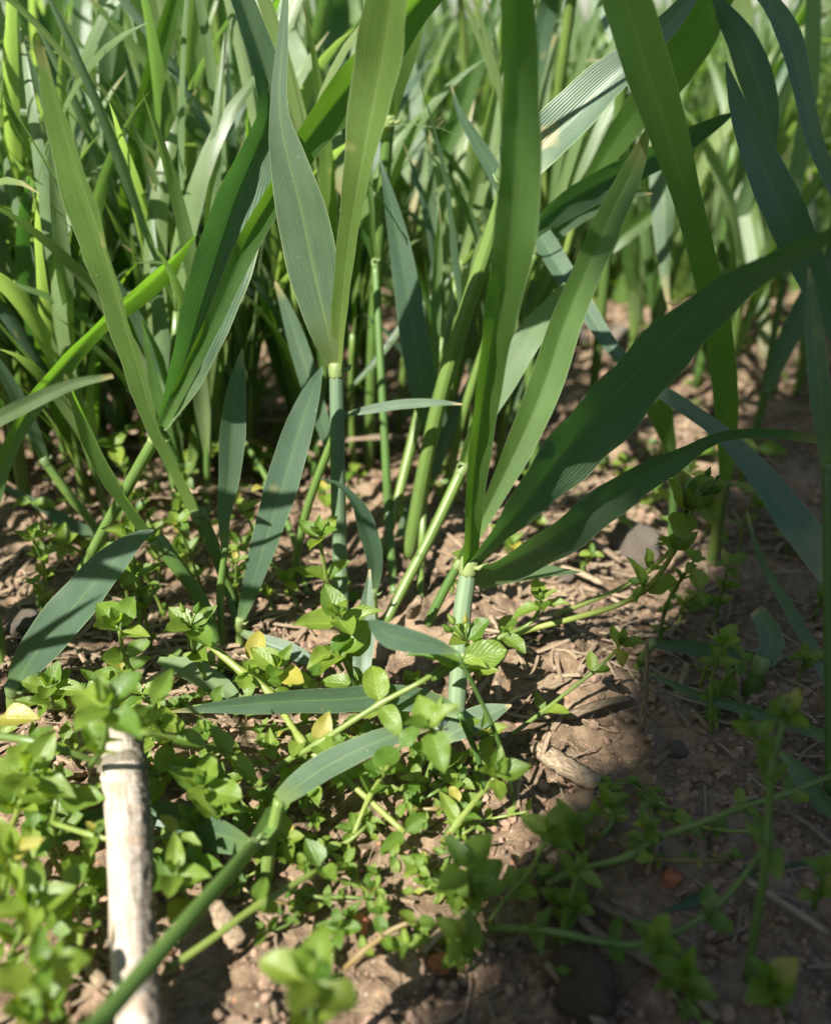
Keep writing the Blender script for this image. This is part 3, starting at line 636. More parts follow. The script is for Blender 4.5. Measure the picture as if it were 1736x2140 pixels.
# ------------------------------------------------------------ wheat behind: built once, copied
def generic_shoot(seed):
    rng = random.Random(seed)
    hgt = rng.uniform(.05, .095)
    R = root('wheat_shoot', (0, 0, 0), 'x', 'wheat')
    lean = Vector((rng.uniform(-.12, .12), rng.uniform(-.12, .12), 0))
    cr = [(lean.x * hgt * f * f, lean.y * hgt * f * f, hgt * f - .004, .0019 - .0006 * f) for f in (0, .35, .7, 1)]
    r = resample(cr, 8); V, F, U = tube([Vector(q[:3]) for q in r], [q[3] for q in r], 7)
    link('stem', mesh('stem', V, F, M['culm'], U), R)
    nl = rng.choice((5, 6, 7)); az = rng.uniform(0, 6.28)
    for k in range(nl):
        f = .25 + .75 * k / (nl - 1); az += math.pi + rng.uniform(-.6, .6)
        i = f * 3; a = min(int(i), 2); c0 = Vector(cr[a][:3]).lerp(Vector(cr[a + 1][:3]), i - a)
        ln = rng.uniform(.085, .135) * (.75 + .3 * f); w = rng.uniform(.0021, .0041)
        out = Vector((math.cos(az), math.sin(az), 0)); e0 = math.radians(rng.uniform(72, 87)); cv = rng.uniform(.1, .9) if rng.random() < .75 else rng.uniform(1, 1.8)
        n = 13; p = c0.copy(); pts = [p.copy()]; T = []
        for s in range(n):
            e = e0 - cv * (s / (n - 1)) ** 1.8
            d = out * math.cos(e) + Vector((0, 0, math.sin(e))); T.append(d); p = p + d * ln / n; pts.append(p.copy())
        T.append(T[-1]); tw = rng.uniform(-1.3, 1.3)
        sides, nr, hw = [], [], []
        for s in range(n + 1):
            x = s / n; sd = T[s].cross(out.cross(Vector((0, 0, 1)))).normalized(); sd0 = out.cross(Vector((0, 0, 1))).normalized()
            q = Quaternion(T[s], tw * x) @ sd0; sides.append(q); nr.append(-q.cross(T[s]).normalized())
            hw.append(w * (min(1, .3 + x * 3.2) * (1 - max(0, x - .45) / .55) ** .75 + .02))
        V, F, U = ribbon(pts, hw, sides, nr, rng.uniform(.15, .35), rng, acr=(-1, -.5, 0, .5, 1))
        link('leaf', mesh('leaf', V, F, M[rng.choice(('blue', 'green', 'far', 'far', 'pale'))], U), R)
    for _ in range(seed % 3):       # withered lower leaves
        a = rng.uniform(0, 6.28); o_ = Vector((math.cos(a), math.sin(a), 0)); b0 = Vector((0, 0, rng.uniform(.005, .02))); ln = rng.uniform(.03, .06); sd = o_.cross(Vector((0, 0, 1)))
        pts = [b0 + o_ * ln * f + Vector((0, 0, ln * (.5 * f - .75 * f * f))) + sd * .006 * math.sin(f * 5) for f in np.linspace(0, 1, 10)]
        q = [Quaternion(o_, rng.uniform(-.4, .4) + f * 2.0) @ sd for f in np.linspace(0, 1, 10)]
        V, F, U = ribbon(pts, [.0017 * (1 - f * .8) for f in np.linspace(0, 1, 10)], q, [-x.cross(o_) for x in q], .5, rng, acr=(-1, -.5, 0, .5, 1), wav=4)
        link('dead_leaf', mesh('dead_leaf', V, F, M['straw'], U), R)
    return R
PROTO = [generic_shoot(100 + i) for i in range(12)]
def copy_tree(o, parent=None):
    c = o.copy(); COL.objects.link(c)
    if parent is not None: c.parent = parent
    for ch in list(o.children): copy_tree(ch, c)
    return c
def seen_at(p):
    d = depth_of(p); return 868 + 1736 * p.x / d, 1070 - 1736 * (p - CAM).dot(UPV) / d
def open_ground(x, y):
    """the bare strip of soil right of the middle, and the near patch"""
    if y < .265: return True
    if x > -.03 and y < .33: return True
    if x > .045 and x < .10 + (y - .36) * .15 and y < .47: return True
    if x > .05 and y < .33: return True
    return False
rng = random.Random(5)
spots = []
tries = 0
while len(spots) < 240 and tries < 30000:
    tries += 1
    y = .265 + .70 * rng.random() ** 1.15; x = rng.uniform(-.62 * y - .03, .62 * y + .03)
    if open_ground(x, y): continue
    row = abs(((y + x * .12) / .13) % 1 - .5)          # sown in rows
    if y > .6 and rng.random() > .45 + 1.3 * row: continue
    if any((x - a) ** 2 + (y - b) ** 2 < .00016 for a, b in spots): continue
    spots.append((x, y))
spots.sort(key=lambda q: q[1])
used = set()
def place(x, y, rg, lab, grp):
    k = rg.randrange(len(PROTO)); p = PROTO[k]
    o = p if k not in used else copy_tree(p)
    used.add(k)
    o.location = (x, y, gh(x, y) - .001); o.rotation_euler = (rg.uniform(-.12, .12), rg.uniform(-.12, .12), rg.uniform(0, 6.28))
    s = rg.uniform(.85, 1.25); o.scale = (s, s, s * rg.uniform(.9, 1.1))
    o['label'] = lab; o['group'] = grp
    return o
for x, y in spots:
    a = x / y; su, sv = seen_at(Vector((x, y, .05)))
    side = 'left' if a < -.12 else 'middle' if a < .17 else 'right'
    if y < .55: wh = {'left': 'wheat shoot in the dense stand just behind the left stems', 'middle': 'wheat shoot in the stand behind the central stems', 'right': 'shaded wheat shoot behind the right edge leaves'}[side]
    elif y < .78: wh = {'left': 'softly blurred wheat shoot further back on the left', 'middle': 'softly blurred wheat shoot further back behind the middle', 'right': 'softly blurred sunlit wheat shoot beyond the bare strip'}[side]
    else: wh = {'left': 'far blurred wheat shoot in the back rows on the left', 'middle': 'far blurred wheat shoot in the back rows of the middle', 'right': 'far blurred pale wheat shoot in the back rows on the right'}[side]
    lb = where(su, sv, 'wheat shoot') if y < .5 else where(*seen_at(Vector((x, y, .11))), 'blurred wheat shoot') if y < .66 else wh
    place(x, y, rng, lb, wh.replace('shoot', 'shoots'))
for i in range(54):
    y = rng.uniform(.225, .30); x = rng.uniform(-.62 * y, -.065) if i % 3 else rng.uniform(-.07, .05) ; y += .03 * (i % 3 == 0)
    su, sv = seen_at(Vector((x, y, .05)))
    o = place(x, y, rng, where(su, sv, 'small wheat shoot'), 'small wheat shoots between the traced ones'); o.scale = tuple(q * .72 for q in o.scale)
# wheat that stands left of the picture and shades its left side
for i in range(13):
    x, y = rng.uniform(-.25, -.125), rng.uniform(.03, .2)
    if x > -.6 * y - .05: x = -.6 * y - .05 - rng.random() * .03
    place(x, y, rng, 'wheat shoot standing just outside the left edge of the view', 'wheat shoots outside the left edge')
# far field: one mass
def far_field():
    rg = random.Random(77); V, F, U, MI = [], [], [], []
    for i in range(11000):
        y = .50 + 6.5 * rg.random() ** 2.1; x = rg.uniform(-.65 * y, .65 * y); z = 0 if y > 1.5 else gh(x, y)
        if y < .62 and open_ground(x, y - .03): continue
        row = abs(((y + x * .12) / .13) % 1 - .5)
        if rg.random() > .5 + 1.3 * row: continue
        for k in range(5):
            az = rg.uniform(0, 6.28); out = Vector((math.cos(az), math.sin(az), 0)); sd = out.cross(Vector((0, 0, 1)))
            z0 = rg.uniform(0, .065); ln = rg.uniform(.065, .115); w = rg.uniform(.0020, .0038); cv = rg.uniform(.0, .8) if rg.random() < .8 else 1.5; p = Vector((x, y, z + z0)) + out * .004
            b = len(V); n = 5
            q = Quaternion(out + Vector((0, 0, 1)), rg.uniform(-1, 1)); sd = q @ sd
            for s in range(n + 1):
                e = 1.35 - cv * (s / n) ** 1.6; hw = w * (1.02 - (s / n) ** 2)
                V += [p - sd * hw, p + sd * hw]; U += [(0, s * .3), (1, s * .3)]
                p = p + (out * math.cos(e) + Vector((0, 0, math.sin(e)))) * ln / n
            for s in range(n): F.append((b + 2 * s, b + 2 * s + 1, b + 2 * s + 3, b + 2 * s + 2)); MI.append((0, 1, 0, 2, 1)[k])
        b = len(V)
        r = .002
        for zz in (0, .09): V += [(x - r, y, z + zz), (x + r, y, z + zz)]; U += [(0, zz * 10), (1, zz * 10)]
        F.append((b, b + 1, b + 3, b + 2)); MI.append(3)
    me = mesh('distant_wheat', V, F, None, U)
    for k in ('far', 'far', 'green', 'culm'): me.materials.append(M[k])
    me.polygons.foreach_set('material_index', MI)
    o = link('distant_wheat', me); o['kind'] = 'stuff'; o['label'] = 'mass of blurred green wheat in the distance'; o['category'] = 'wheat'
far_field()

# the field goes on round the place the picture was taken from
def field_around():
    rg = random.Random(99); V, F, U = [], [], []
    n = 0
    while n < 2600:
        x, y = rg.uniform(-1.5, 1.5), rg.uniform(-1.5, 1.2)
        if abs(x) < .62 * max(y, 0) + .26 and y > -.30: continue
        if math.hypot(x, y) > 1.5: continue
        n += 1
        for k in range(4):
            az = rg.uniform(0, 6.28); out = Vector((math.cos(az), math.sin(az), 0)); sd = out.cross(Vector((0, 0, 1)))
            ln = rg.uniform(.10, .16); w = rg.uniform(.003, .005); cv = rg.uniform(.1, 1.1); p = Vector((x, y, rg.uniform(0, .10))); b = len(V)
            for s in range(5):
                e = 1.4 - cv * (s / 4) ** 1.6; hw = w * (1.02 - (s / 4) ** 2); V += [p - sd * hw, p + sd * hw]; U += [(0, s / 4), (1, s / 4)]
                p = p + (out * math.cos(e) + Vector((0, 0, math.sin(e)))) * ln / 4
            for s in range(4): F.append((b + 2 * s, b + 2 * s + 1, b + 2 * s + 3, b + 2 * s + 2))
    o = link('surrounding_wheat', mesh('surrounding_wheat', V, F, M['green'], U)); o['kind'] = 'stuff'
field_around()
# unseen leafy mass added behind the viewpoint to cast shade over the right
def basis(yv, zv):
    y = yv.normalized(); z = (zv - y * zv.dot(y)); z = z.normalized() if z.length > 1e-4 else y.orthogonal().normalized()
    return Matrix((y.cross(z), y, z)).transposed()
def shade_caster():
    sd = Vector((math.sin(SUN_AZ), math.cos(SUN_AZ), 0)); side = Vector((-sd.y, sd.x, 0))
    if side.x < 0: side = -side
    c = sd * .62 + side * .12
    R = root('shade_caster', c, 'unseen leafy shade caster added behind the viewpoint', 'shade_caster')
    rg = random.Random(12); V, F, U = [], [], []
    for k in range(9):
        a = rg.uniform(0, 6.28); tp = Vector((math.cos(a) * rg.uniform(.05, .14), math.sin(a) * rg.uniform(.05, .14), rg.uniform(.8, 1.15))) + side * .05
        v, f, u = tube([Vector((0, 0, -.01)), tp * .5 + Vector((.01, 0, 0)), tp], [.011, .007, .003], 8); b = len(V)
        V += v; F += [tuple(q + b for q in x) for x in f]; U += u
    link('caster_stems', mesh('caster_stems', V, F, M['straw'], U), R)
    V, F, U = [], [], []
    for i in range(20000):
        z = rg.uniform(.2, 1.38) if i % 5 else rg.uniform(.7, 1.38)
        nl = float(np.interp(z, (.2, .6, .78, .83, .95, 1.03, 1.14, 1.40), EDGE))
        wd = .40 * (1 - max(0, z - 1.15) / .4); q = rg.random(); al = .17 * math.sqrt(max(0.02, 1 - (2 * q - 1) ** 2))
        p = side * (nl + .010 + wd * q - .12) + sd * rg.uniform(-al, al) + Vector((0, 0, z)); s = rg.uniform(.014, .024)
        d = Vector((rg.uniform(-1, 1), rg.uniform(-1, 1), rg.uniform(-.6, .8))).normalized(); n = Vector((rg.uniform(-1, 1), rg.uniform(-1, 1), .6)); B = basis(d, n); b = len(V)
        for q in ((0, 0, 0), (-.35, .4, .08), (0, .45, 0), (.35, .4, .08), (0, 1.05, -.05)): V.append(p + B @ (Vector(q) * s * 1.3)); U.append((.5 + q[0], q[1]))
        F += [(b, b + 2, b + 1), (b, b + 3, b + 2), (b + 1, b + 2, b + 4), (b + 2, b + 3, b + 4)]
    link('caster_leaves', mesh('caster_leaves', V, F, M['herb'], U), R)
EDGE = (.06, .0, -.030, -.048, -.068, -.086, -.112, -.13)  # left outline of the added leaf mass, shaped to the wanted shade edge
shade_caster()

# ------------------------------------------------------------ chickweed
def herb_leaf_mesh(seed):
    """one ovate pointed leaf, base at the origin, tip towards +y, upper face +z, length 1"""
    rg = random.Random(seed); nu, nv = 10, 6
    rnd = seed % 3 == 1
    cup = rg.uniform(.15, .65); droop = rg.uniform(-.55, .35); asp = rg.uniform(.23, .38); tipc = rg.uniform(-.35, .25); tw = rg.uniform(-.5, .5)
    V, F, U = [], [], []
    for i in range(nu + 1):
        t = i / nu
        w = asp * ((math.sin(math.pi * t ** .82) ** .85) * (1 - .25 * t) if not rnd else (math.sin(math.pi * min(1, t ** .95)) ** .6) * .95)
        if t < .14: w = max(w * .45, .035)
        if i == nu: w = .004
        for j in range(nv + 1):
            a = j / nv * 2 - 1
            x = a * w; z = cup * abs(a) ** 1.6 * w * 1.1 + droop * t * t * .5 + (tipc * max(0, t - .75) * 1.2)
            z += .03 * math.sin(t * 9 + seed) * a * a + .018 * math.sin(t * 17 + seed * 2) * abs(a) ** 3
            if j == nv // 2: z -= .012
            th = tw * t
            V.append((x * math.cos(th) - z * math.sin(th) * .0, t, z + x * math.sin(th))); U.append(((a + 1) / 2, t))
    m = nv + 1
    for i in range(nu):
        for j in range(nv): F.append((i * m + j, i * m + j + 1, (i + 1) * m + j + 1, (i + 1) * m + j))
    return mesh('chickweed_leaf', V, F, M['herb'], U)
HLEAF = [herb_leaf_mesh(i) for i in range(18)]
def bud_mesh(seed, open_=False):
    rg = random.Random(seed); V, F, U = [], [], []
    k = 15
    prof = [(0, .10), (.15, .26), (.36, .32), (.6, .29), (.85, .19), (1.1, .11), (1.35, .03)]
    for z, r in prof:
        for j in range(k):
            a = 2 * math.pi * j / k; rr = r * (1 + (.10 + .22 * z) * math.cos(a * 5)); V.append((rr * math.cos(a), rr * math.sin(a), z)); U.append((j / k, z))
    for i in range(len(prof) - 1):
        for j in range(k): F.append((i * k + j, i * k + (j + 1) % k, (i + 1) * k + (j + 1) % k, (i + 1) * k + j))
    # fine hairs standing off the bud
    for _ in range(26):
        a = rg.uniform(0, 6.28); z = rg.uniform(.1, .85); r = .36; b = len(V)
        d = Vector((math.cos(a), math.sin(a), .25)); s = Vector((-math.sin(a), math.cos(a), 0)) * .012; c = Vector((r * math.cos(a), r * math.sin(a), z))
        V += [c - s, c + s, c + d * .2]; U += [(0, 0)] * 3; F.append((b, b + 1, b + 2))
    return mesh('bud', V, F, M['herb'], U)
BUD = [bud_mesh(i) for i in range(4)]
def basis(yv, zv):
    y = yv.normalized(); z = (zv - y * zv.dot(y)); z = z.normalized() if z.length > 1e-4 else y.orthogonal().normalized()
    return Matrix((y.cross(z), y, z)).transposed()
def put_leaf(R, p, d, n, ln, rg, asp=1.0):
    o = link('leaf', HLEAF[rg.randrange(len(HLEAF))], R, p - R.location)
    o.rotation_mode = 'QUATERNION'; o.rotation_quaternion = basis(d, n).to_quaternion(); o.scale = (ln * asp, ln, ln)
    return o
def put_bud(R, p, d, ln, rg):
    o = link('bud', BUD[rg.randrange(4)], R, p - R.location)
    o.rotation_mode = 'QUATERNION'; o.rotation_quaternion = d.to_track_quat('Z', 'Y'); o.scale = (ln, ln, ln); return o
def rosette(R, p, A, ln, rg, pairs=3, buds=1, az0=None):
    A = A.normalized(); e = A.orthogonal().normalized(); az = rg.uniform(0, 6.28) if az0 is None else az0
    for k in range(pairs):
        ang = math.radians((80, 55, 32, 18)[k] + rg.uniform(-10, 10)); f = (1, .85, .58, .4)[k]
        for s in (0, 1):
            r = Quaternion(A, az + k * math.pi / 2 + s * math.pi + rg.uniform(-.25, .25)) @ e
            d = A * math.cos(ang) + r * math.sin(ang); n = A * math.sin(ang) - r * math.cos(ang)
            put_leaf(R, p + A * ln * .10 * k, d, n, ln * f * rg.uniform(.85, 1.12), rg, (1, 1, .95, .8)[k])
    for b in range(buds):
        d = (A + Vector((rg.uniform(-.5, .5), rg.uniform(-.5, .5), rg.uniform(-.3, .4)))).normalized()
        put_bud(R, p + A * ln * .22 + d * ln * .08, d, ln * rg.uniform(.18, .28), rg)
def hairs(pts, rad, origin, rg, n):
    V, F, U = [], [], []
    for _ in range(n):
        i = rg.randrange(len(pts) - 1); c = pts[i].lerp(pts[i + 1], rg.random()); t = (pts[i + 1] - pts[i]).normalized()
        r = Quaternion(t, rg.uniform(0, 6.28)) @ t.orthogonal().normalized(); d = (r + t * rg.uniform(-.4, .4)).normalized()
        s = t.cross(d).normalized() * .00003; b = len(V); q = c + r * rad * .9 - origin
        V += [q - s, q + s, q + d * rg.uniform(.0005, .0010)]; U += [(0, 0)] * 3; F.append((b, b + 1, b + 2))
    return V, F, U
def sprig(label, pts, h, ln, top='rosette', nodes=None, r=None, seed=None, group=None, axis_=None, pairs=3, buds=1, red=False, nleaf=True, az0=None, hair=False, world=None):
    """pts [(u,v)..] from foot to tip; h heights in mm at those points; ln leaf length in px at the tip"""
    rg = random.Random(seed if seed is not None else label)
    if world is None:
        P3 = [PH(u, v, q) for (u, v), q in zip(pts, h)]
        lm = ln * (1.12 if group is None else 1.0) * depth_of(P3[-1]) / 1736
    else: P3 = world; lm = ln
    if len(P3) == 1:
        b = P3[0].copy(); b.z = gh(b.x, b.y) - .001; b.x += rg.uniform(-.004, .004); b.y += rg.uniform(.0, .006); P3 = [b, b.lerp(P3[0], .5) + Vector((rg.uniform(-.002, .002), .002, 0)), P3[0]]
    rr = r if r else max(.0005, min(.0010, lm * .07))
    rows = [(*q, rr) for q in P3]; L_ = sum((P3[i + 1] - P3[i]).length for i in range(len(P3) - 1))
    n = max(8, int(L_ / .002)); rs = resample(rows, n); pts3 = [Vector(q[:3]) for q in rs]
    g = gh(P3[0].x, P3[0].y)
    R = root('chickweed', Vector((P3[0].x, P3[0].y, max(g, min(P3[0].z, g + .05)))), label, 'chickweed', group)
    if nodes is None:
        k = max(1, int(L_ / (lm * 1.7))) if L_ > lm * 1.2 else 0
        nodes = [(i + 1) / (k + 1) + rg.uniform(-.06, .06) for i in range(k)]
    nd = [min(n - 2, max(1, int(f * (n - 1)))) for f in nodes]
    rad = [rr * (1.0 - .3 * i / n) * (1.45 if i in nd else 1) for i in range(n)]
    V, F, U = tube(pts3, rad, 8, R.location)
    so_ = link('stem', mesh('stem', V, F, M['herb_stem_red' if red else 'herb_stem'], U), R)
    if hair:
        V, F, U = hairs(pts3, rr, R.location, rg, int(L_ * 9000)); hh = link('stem_hair', mesh('stem_hair', V, F, M['herb_stem'], U, smooth=False), so_); hh['kind'] = 'stuff'
    az = rg.uniform(0, 6.28)
    for q, i in enumerate(nd):
        t = (pts3[i + 1] - pts3[i - 1]).normalized(); up = Vector((0, 0, 1)) - t * t.z
        up = up.normalized() if up.length > .2 else t.orthogonal().normalized()
        az += math.pi / 2
        if nleaf:
            for s in (0, 1):
                sidev = Quaternion(t, az * .0 + s * math.pi + rg.uniform(-.5, .5) + (math.pi / 2 if abs(t.z) < .75 else az)) @ up
                if sidev.z < -.25: sidev.z *= -.4
                ang = math.radians(rg.uniform(50, 80)); d = t * math.cos(ang) + sidev * math.sin(ang) + Vector((0, 0, rg.uniform(-.05, .3)))
                nn = Vector((rg.uniform(-.3, .3), rg.uniform(-.5, .1), 1)) if abs(t.z) < .75 else t
                put_leaf(R, pts3[i], d, nn, lm * rg.uniform(.7, 1.0), rg)
            if rg.random() < .55:
                d = (up + t * .8 + Vector((rg.uniform(-.5, .5), rg.uniform(-.4, .4), 0))).normalized(); s_ = lm * .42; rosette(R, pts3[i] + d * s_ * .3, d, s_, rg, 2, 0)
    T = (pts3[-1] - pts3[-3]).normalized()
    A = Vector(axis_).normalized() if axis_ else (T * .35 + Vector((0, 0, .9)) + (CAM - pts3[-1]).normalized() * .35 + Vector((rg.uniform(-.25, .25), rg.uniform(-.25, .25), 0))).normalized()
    if top == 'rosette': rosette(R, pts3[-1], A, lm, rg, pairs, buds, az0)
    elif top == 'pair': rosette(R, pts3[-1], A, lm, rg, 1, 0)
    elif top == 'buds':
        rosette(R, pts3[-1], A, lm, rg, 2, 0)
        for b in range(buds):
            d = (A + Vector((rg.uniform(-.9, .9), rg.uniform(-.9, .9), rg.uniform(-.3, .6)))).normalized(); e = pts3[-1] + d * lm * rg.uniform(.45, .8)
            v2, f2, u2 = tube([pts3[-1], pts3[-1].lerp(e, .5) + A * lm * .08, e], [rr * .5] * 3, 6, R.location)
            link('stalk', mesh('stalk', v2, f2, M['herb_stem'], u2), R); put_bud(R, e, d, lm * rg.uniform(.16, .32), rg)
    return R, pts3[-1], A, lm, rg

S = sprig
S('large blurred chickweed head in front of the central stem', [(735, 1440), (728, 1370), (708, 1300)], (8, 22, 34), 94, pairs=3, buds=3)
S('pair of big pale chickweed leaves just below the large blurred head', [(760, 1470), (716, 1372)], (6, 27), 88, 'pair')
S('blurred upright chickweed head above the top of the pale stalk', [(190, 1600), (215, 1560), (226, 1490)], (26, 36, 44), 100, buds=2)
S('chickweed head with cupped leaves left of the picture, below the drooping leaf', [(290, 1420), (262, 1380), (250, 1320)], (6, 14, 26), 76)
S('stacked upright chickweed tip with toothed outline beside the drooping leaf', [(292, 1330), (288, 1230), (272, 1130)], (8, 20, 32), 66, nodes=(.35, .7))
S('chickweed head with a round green bud at the foot of the fork', [(430, 1420), (408, 1370), (398, 1315)], (5, 14, 25), 72, 'buds', buds=3)
S('chickweed tip with pointed leaves behind the lower central stem', [(690, 1270), (682, 1210), (668, 1130)], (4, 14, 26), 66)
S('small dark chickweed pair left behind the central stem foot', [(700, 1240), (672, 1200)], (6, 12), 60, 'pair')
S('blurred chickweed head at the left edge beneath the level stem', [(20, 1740), (40, 1690), (62, 1625)], (10, 18, 26), 96, buds=2)
S('single cut-off chickweed leaf pair high at the left edge', [(-20, 1590), (-4, 1500)], (10, 22), 82, 'pair')
S('blurred chickweed head left of the stalk, second from the left edge', [(130, 1790), (110, 1740), (118, 1670)], (8, 14, 20), 84)
S('bright glossy chickweed head right of the pale stalk', [(400, 1900), (385, 1870), (368, 1835)], (3, 9, 16), 84, buds=1)
S('broad leaved chickweed shoot over the folded blue leaf', [(470, 1740), (452, 1700), (425, 1650)], (5, 12, 20), 88)
S('large upright chickweed leaf pair right of the stalk top', [(360, 1560), (335, 1520), (318, 1475)], (14, 28, 40), 78, 'pair')
S('long hairy chickweed stem running from the fork down to the right', [(425, 1335), (500, 1400), (560, 1445), (640, 1560), (735, 1640), (845, 1740)], (22, 20, 18, 14, 9, 5), 62, 'pair', nodes=(.2, .36, .55, .74), hair=True, r=.00085)
S('bright chickweed stem crossing over the long hairy one up to the level leaf', [(540, 1640), (600, 1590), (655, 1560), (740, 1505), (810, 1462), (880, 1425), (940, 1385)], (8, 12, 16, 21, 25, 28, 31), 84, 'rosette', nodes=(.32, .66), pairs=1, buds=0, hair=True, r=.0007)
S('big chickweed leaf curling to a point right of the blurred tip', [(905, 1420), (960, 1385)], (24, 31), 96, 'pair', r=.00068)
S('short chickweed stem with opposite leaves below the white flower', [(735, 1755), (765, 1680), (790, 1635), (835, 1565)], (3, 8, 13, 22), 66, nodes=(.42, .7), hair=True, top='pair')
flR = S('chickweed head with a small white flower bud in the middle of the bed', [(880, 1600), (892, 1570), (900, 1525)], (10, 20, 30), 76, 'buds', buds=2)
S('chickweed stem rising from lower centre to a pale pointed head near the soil', [(925, 1760), (960, 1715), (1000, 1665), (1035, 1625)], (2, 6, 11, 16), 72, nodes=(.4,), hair=True, r=.00068)
S('leafy chickweed tip at the right border of the bed under the lying leaf', [(985, 1600), (1000, 1570), (1012, 1540)], (4, 8, 13), 60, buds=0)
S('dark bud cluster of chickweed at the foot of the foreground stem', [(1000, 1420), (990, 1390), (975, 1345)], (10, 20, 28), 66, 'buds', buds=3)
S('sunlit upright chickweed head right of the foreground stem', [(1015, 1345), (1060, 1325), (1105, 1305), (1132, 1265)], (6, 8, 10, 17), 62, nodes=(.3,), hair=True, buds=1)
S('dark green chickweed head standing in dappled shade on bare soil', [(1070, 1535), (1130, 1490), (1200, 1435), (1245, 1400), (1292, 1355)], (3, 6, 10, 13, 19), 58, nodes=(.28, .75), hair=True, buds=2)
S('tall chickweed clump with fat hairy buds in the shade at the right', [(1020, 1345), (1110, 1315), (1200, 1292), (1290, 1265), (1350, 1230), (1400, 1165), (1432, 1070)], (5, 8, 11, 16, 24, 36, 50), 88, 'buds', nodes=(.62, .84), buds=4, hair=True, r=.0008)
S('second stem of the tall budded clump arching above the first', [(1160, 1285), (1250, 1250), (1330, 1210), (1400, 1150), (1460, 1040)], (9, 15, 22, 34, 52), 70, 'buds', nodes=(.5,), buds=4)
S('dark cross-shaped chickweed head seen from above', [(985, 1900), (985, 1870), (978, 1822)], (4, 12, 22), 88, pairs=2, buds=1, az0=.05)
S('small dark chickweed head below the cross-shaped one', [(965, 2030), (968, 2000), (965, 1965)], (3, 9, 15), 66, pairs=3, buds=0)
S('layered chickweed head on a thin stem, first right of the cross-shaped one', [(1020, 1930), (1060, 1875), (1105, 1825), (1145, 1745)], (2, 4, 8, 14), 62, nodes=(.4,))
S('folded pointed chickweed head in the dark soil shade', [(1120, 1780), (1190, 1730), (1258, 1690)], (4, 7, 11), 56, buds=0)
S('narrow chickweed tip with a purple grey bud over the buried stone', [(1170, 1960), (1190, 1890), (1205, 1825)], (2, 6, 12), 54, 'buds', buds=1)
S('small two-leaved chickweed shoot in the middle of the dark soil', [(1352, 1790), (1350, 1735)], (5, 11), 46)
S('long trailing chickweed stem crossing the dark soil to the right edge', [(1140, 1850), (1220, 1815), (1300, 1795), (1380, 1750), (1450, 1725), (1550, 1688), (1640, 1660), (1760, 1612)], (3, 5, 7, 9, 11, 14, 17, 21), 50, 'pair', nodes=(.1, .3, .5, .68, .85), r=.00068)
S('long chickweed stem curving along the bottom right over the stone', [(1025, 1940), (1100, 1942), (1170, 1950), (1270, 1972), (1330, 1975), (1410, 1950), (1490, 1900), (1540, 1850), (1600, 1770)], (2, 4, 6, 6, 7, 9, 12, 15, 20), 58, 'pair', nodes=(.18, .42, .74), r=.0007)
S('upright chickweed stem with nodding buds near the right edge', [(1560, 2050), (1578, 1940), (1595, 1830), (1606, 1700), (1612, 1600), (1640, 1500)], (2, 12, 22, 30, 36, 42), 62, 'buds', nodes=(.55, .78), buds=4, r=.00075)
S('budded chickweed head left of the nodding stem at the right edge', [(1600, 1640), (1590, 1590), (1580, 1545)], (28, 33, 37), 64, 'buds', buds=2)
S('olive chickweed head in the lower right shade, nearest the long stem', [(1380, 2000), (1370, 1965)], (6, 13), 66, buds=0)
S('large soft chickweed head beside a straw at the lower right', [(1450, 2090), (1432, 2040)], (6, 14), 66, buds=0)
S('dim chickweed leaves at the bottom right corner', [(1640, 2120), (1610, 2060)], (4, 12), 70)
S('cropped chickweed shoot on the right edge low in the shade', [(1700, 1900), (1720, 1830)], (12, 24), 60)
S('blurred chickweed head cut by the lower border, in the middle', [(650, 2190), (652, 2130), (648, 2055)], (8, 18, 28), 118, pairs=3, buds=1)
S('long bare chickweed stem climbing from the lower left to a leaf pair', [(345, 2030), (440, 1965), (520, 1905), (575, 1872), (670, 1815)], (8, 10, 11, 11, 9), 62, 'pair', nodes=(.64,), hair=True, r=.00068)
S('thin reddish chickweed stem near the red stone', [(720, 2025), (770, 1980), (825, 1940), (870, 1925)], (2, 5, 8, 9), 40, 'pair', nodes=(.3, .6), red=True)
S('level chickweed stem behind the top of the pale stalk', [(-30, 1535), (60, 1548), (140, 1570), (200, 1590), (330, 1620)], (28, 28, 26, 24, 16), 70, 'pair', nodes=(.3, .7), hair=True, r=.0007)
S('chickweed stem with rounded leaves right of the pale stalk', [(290, 1530), (360, 1540), (430, 1560), (480, 1580)], (26, 24, 21, 18), 70, 'pair', nodes=(.4,), hair=True)
S('slender chickweed stem arching under the blue folded leaf', [(110, 1720), (190, 1745), (270, 1760), (370, 1745)], (16, 18, 18, 16), 56, 'pair', nodes=(.45,))
S('two chickweed leaves by the slanting leaf foot', [(560, 1420), (530, 1390)], (8, 16), 70, 'pair')
S('rounded chickweed leaves above the level leaf left of its middle', [(600, 1440), (585, 1400)], (10, 20), 70)
S('chickweed tuft in shade between the leaning leaf and the stalk', [(110, 1480), (105, 1440)], (8, 16), 60)
S('yellowing chickweed pair under the large blurred head', [(715, 1400), (690, 1362)], (20, 28), 60, 'pair')
S('near chickweed clump at the bottom left corner', [(110, 2160), (90, 2110), (80, 2040)], (8, 15, 22), 96, buds=1)
S('blurred low chickweed leaves left of the stalk, near the bottom', [(20, 2000), (40, 1960), (60, 1900)], (6, 12, 17), 90)
S('blurred chickweed head at the left border, lower third', [(-10, 1930), (5, 1870), (18, 1800)], (8, 15, 22), 94)
S('tall chickweed pair between the left border and the stalk', [(160, 2010), (170, 1950), (150, 1870)], (5, 9, 13), 84, 'pair')
S('chickweed shoot touching the left side of the pale stalk', [(200, 1940), (190, 1890), (178, 1830)], (3, 6, 9), 70)

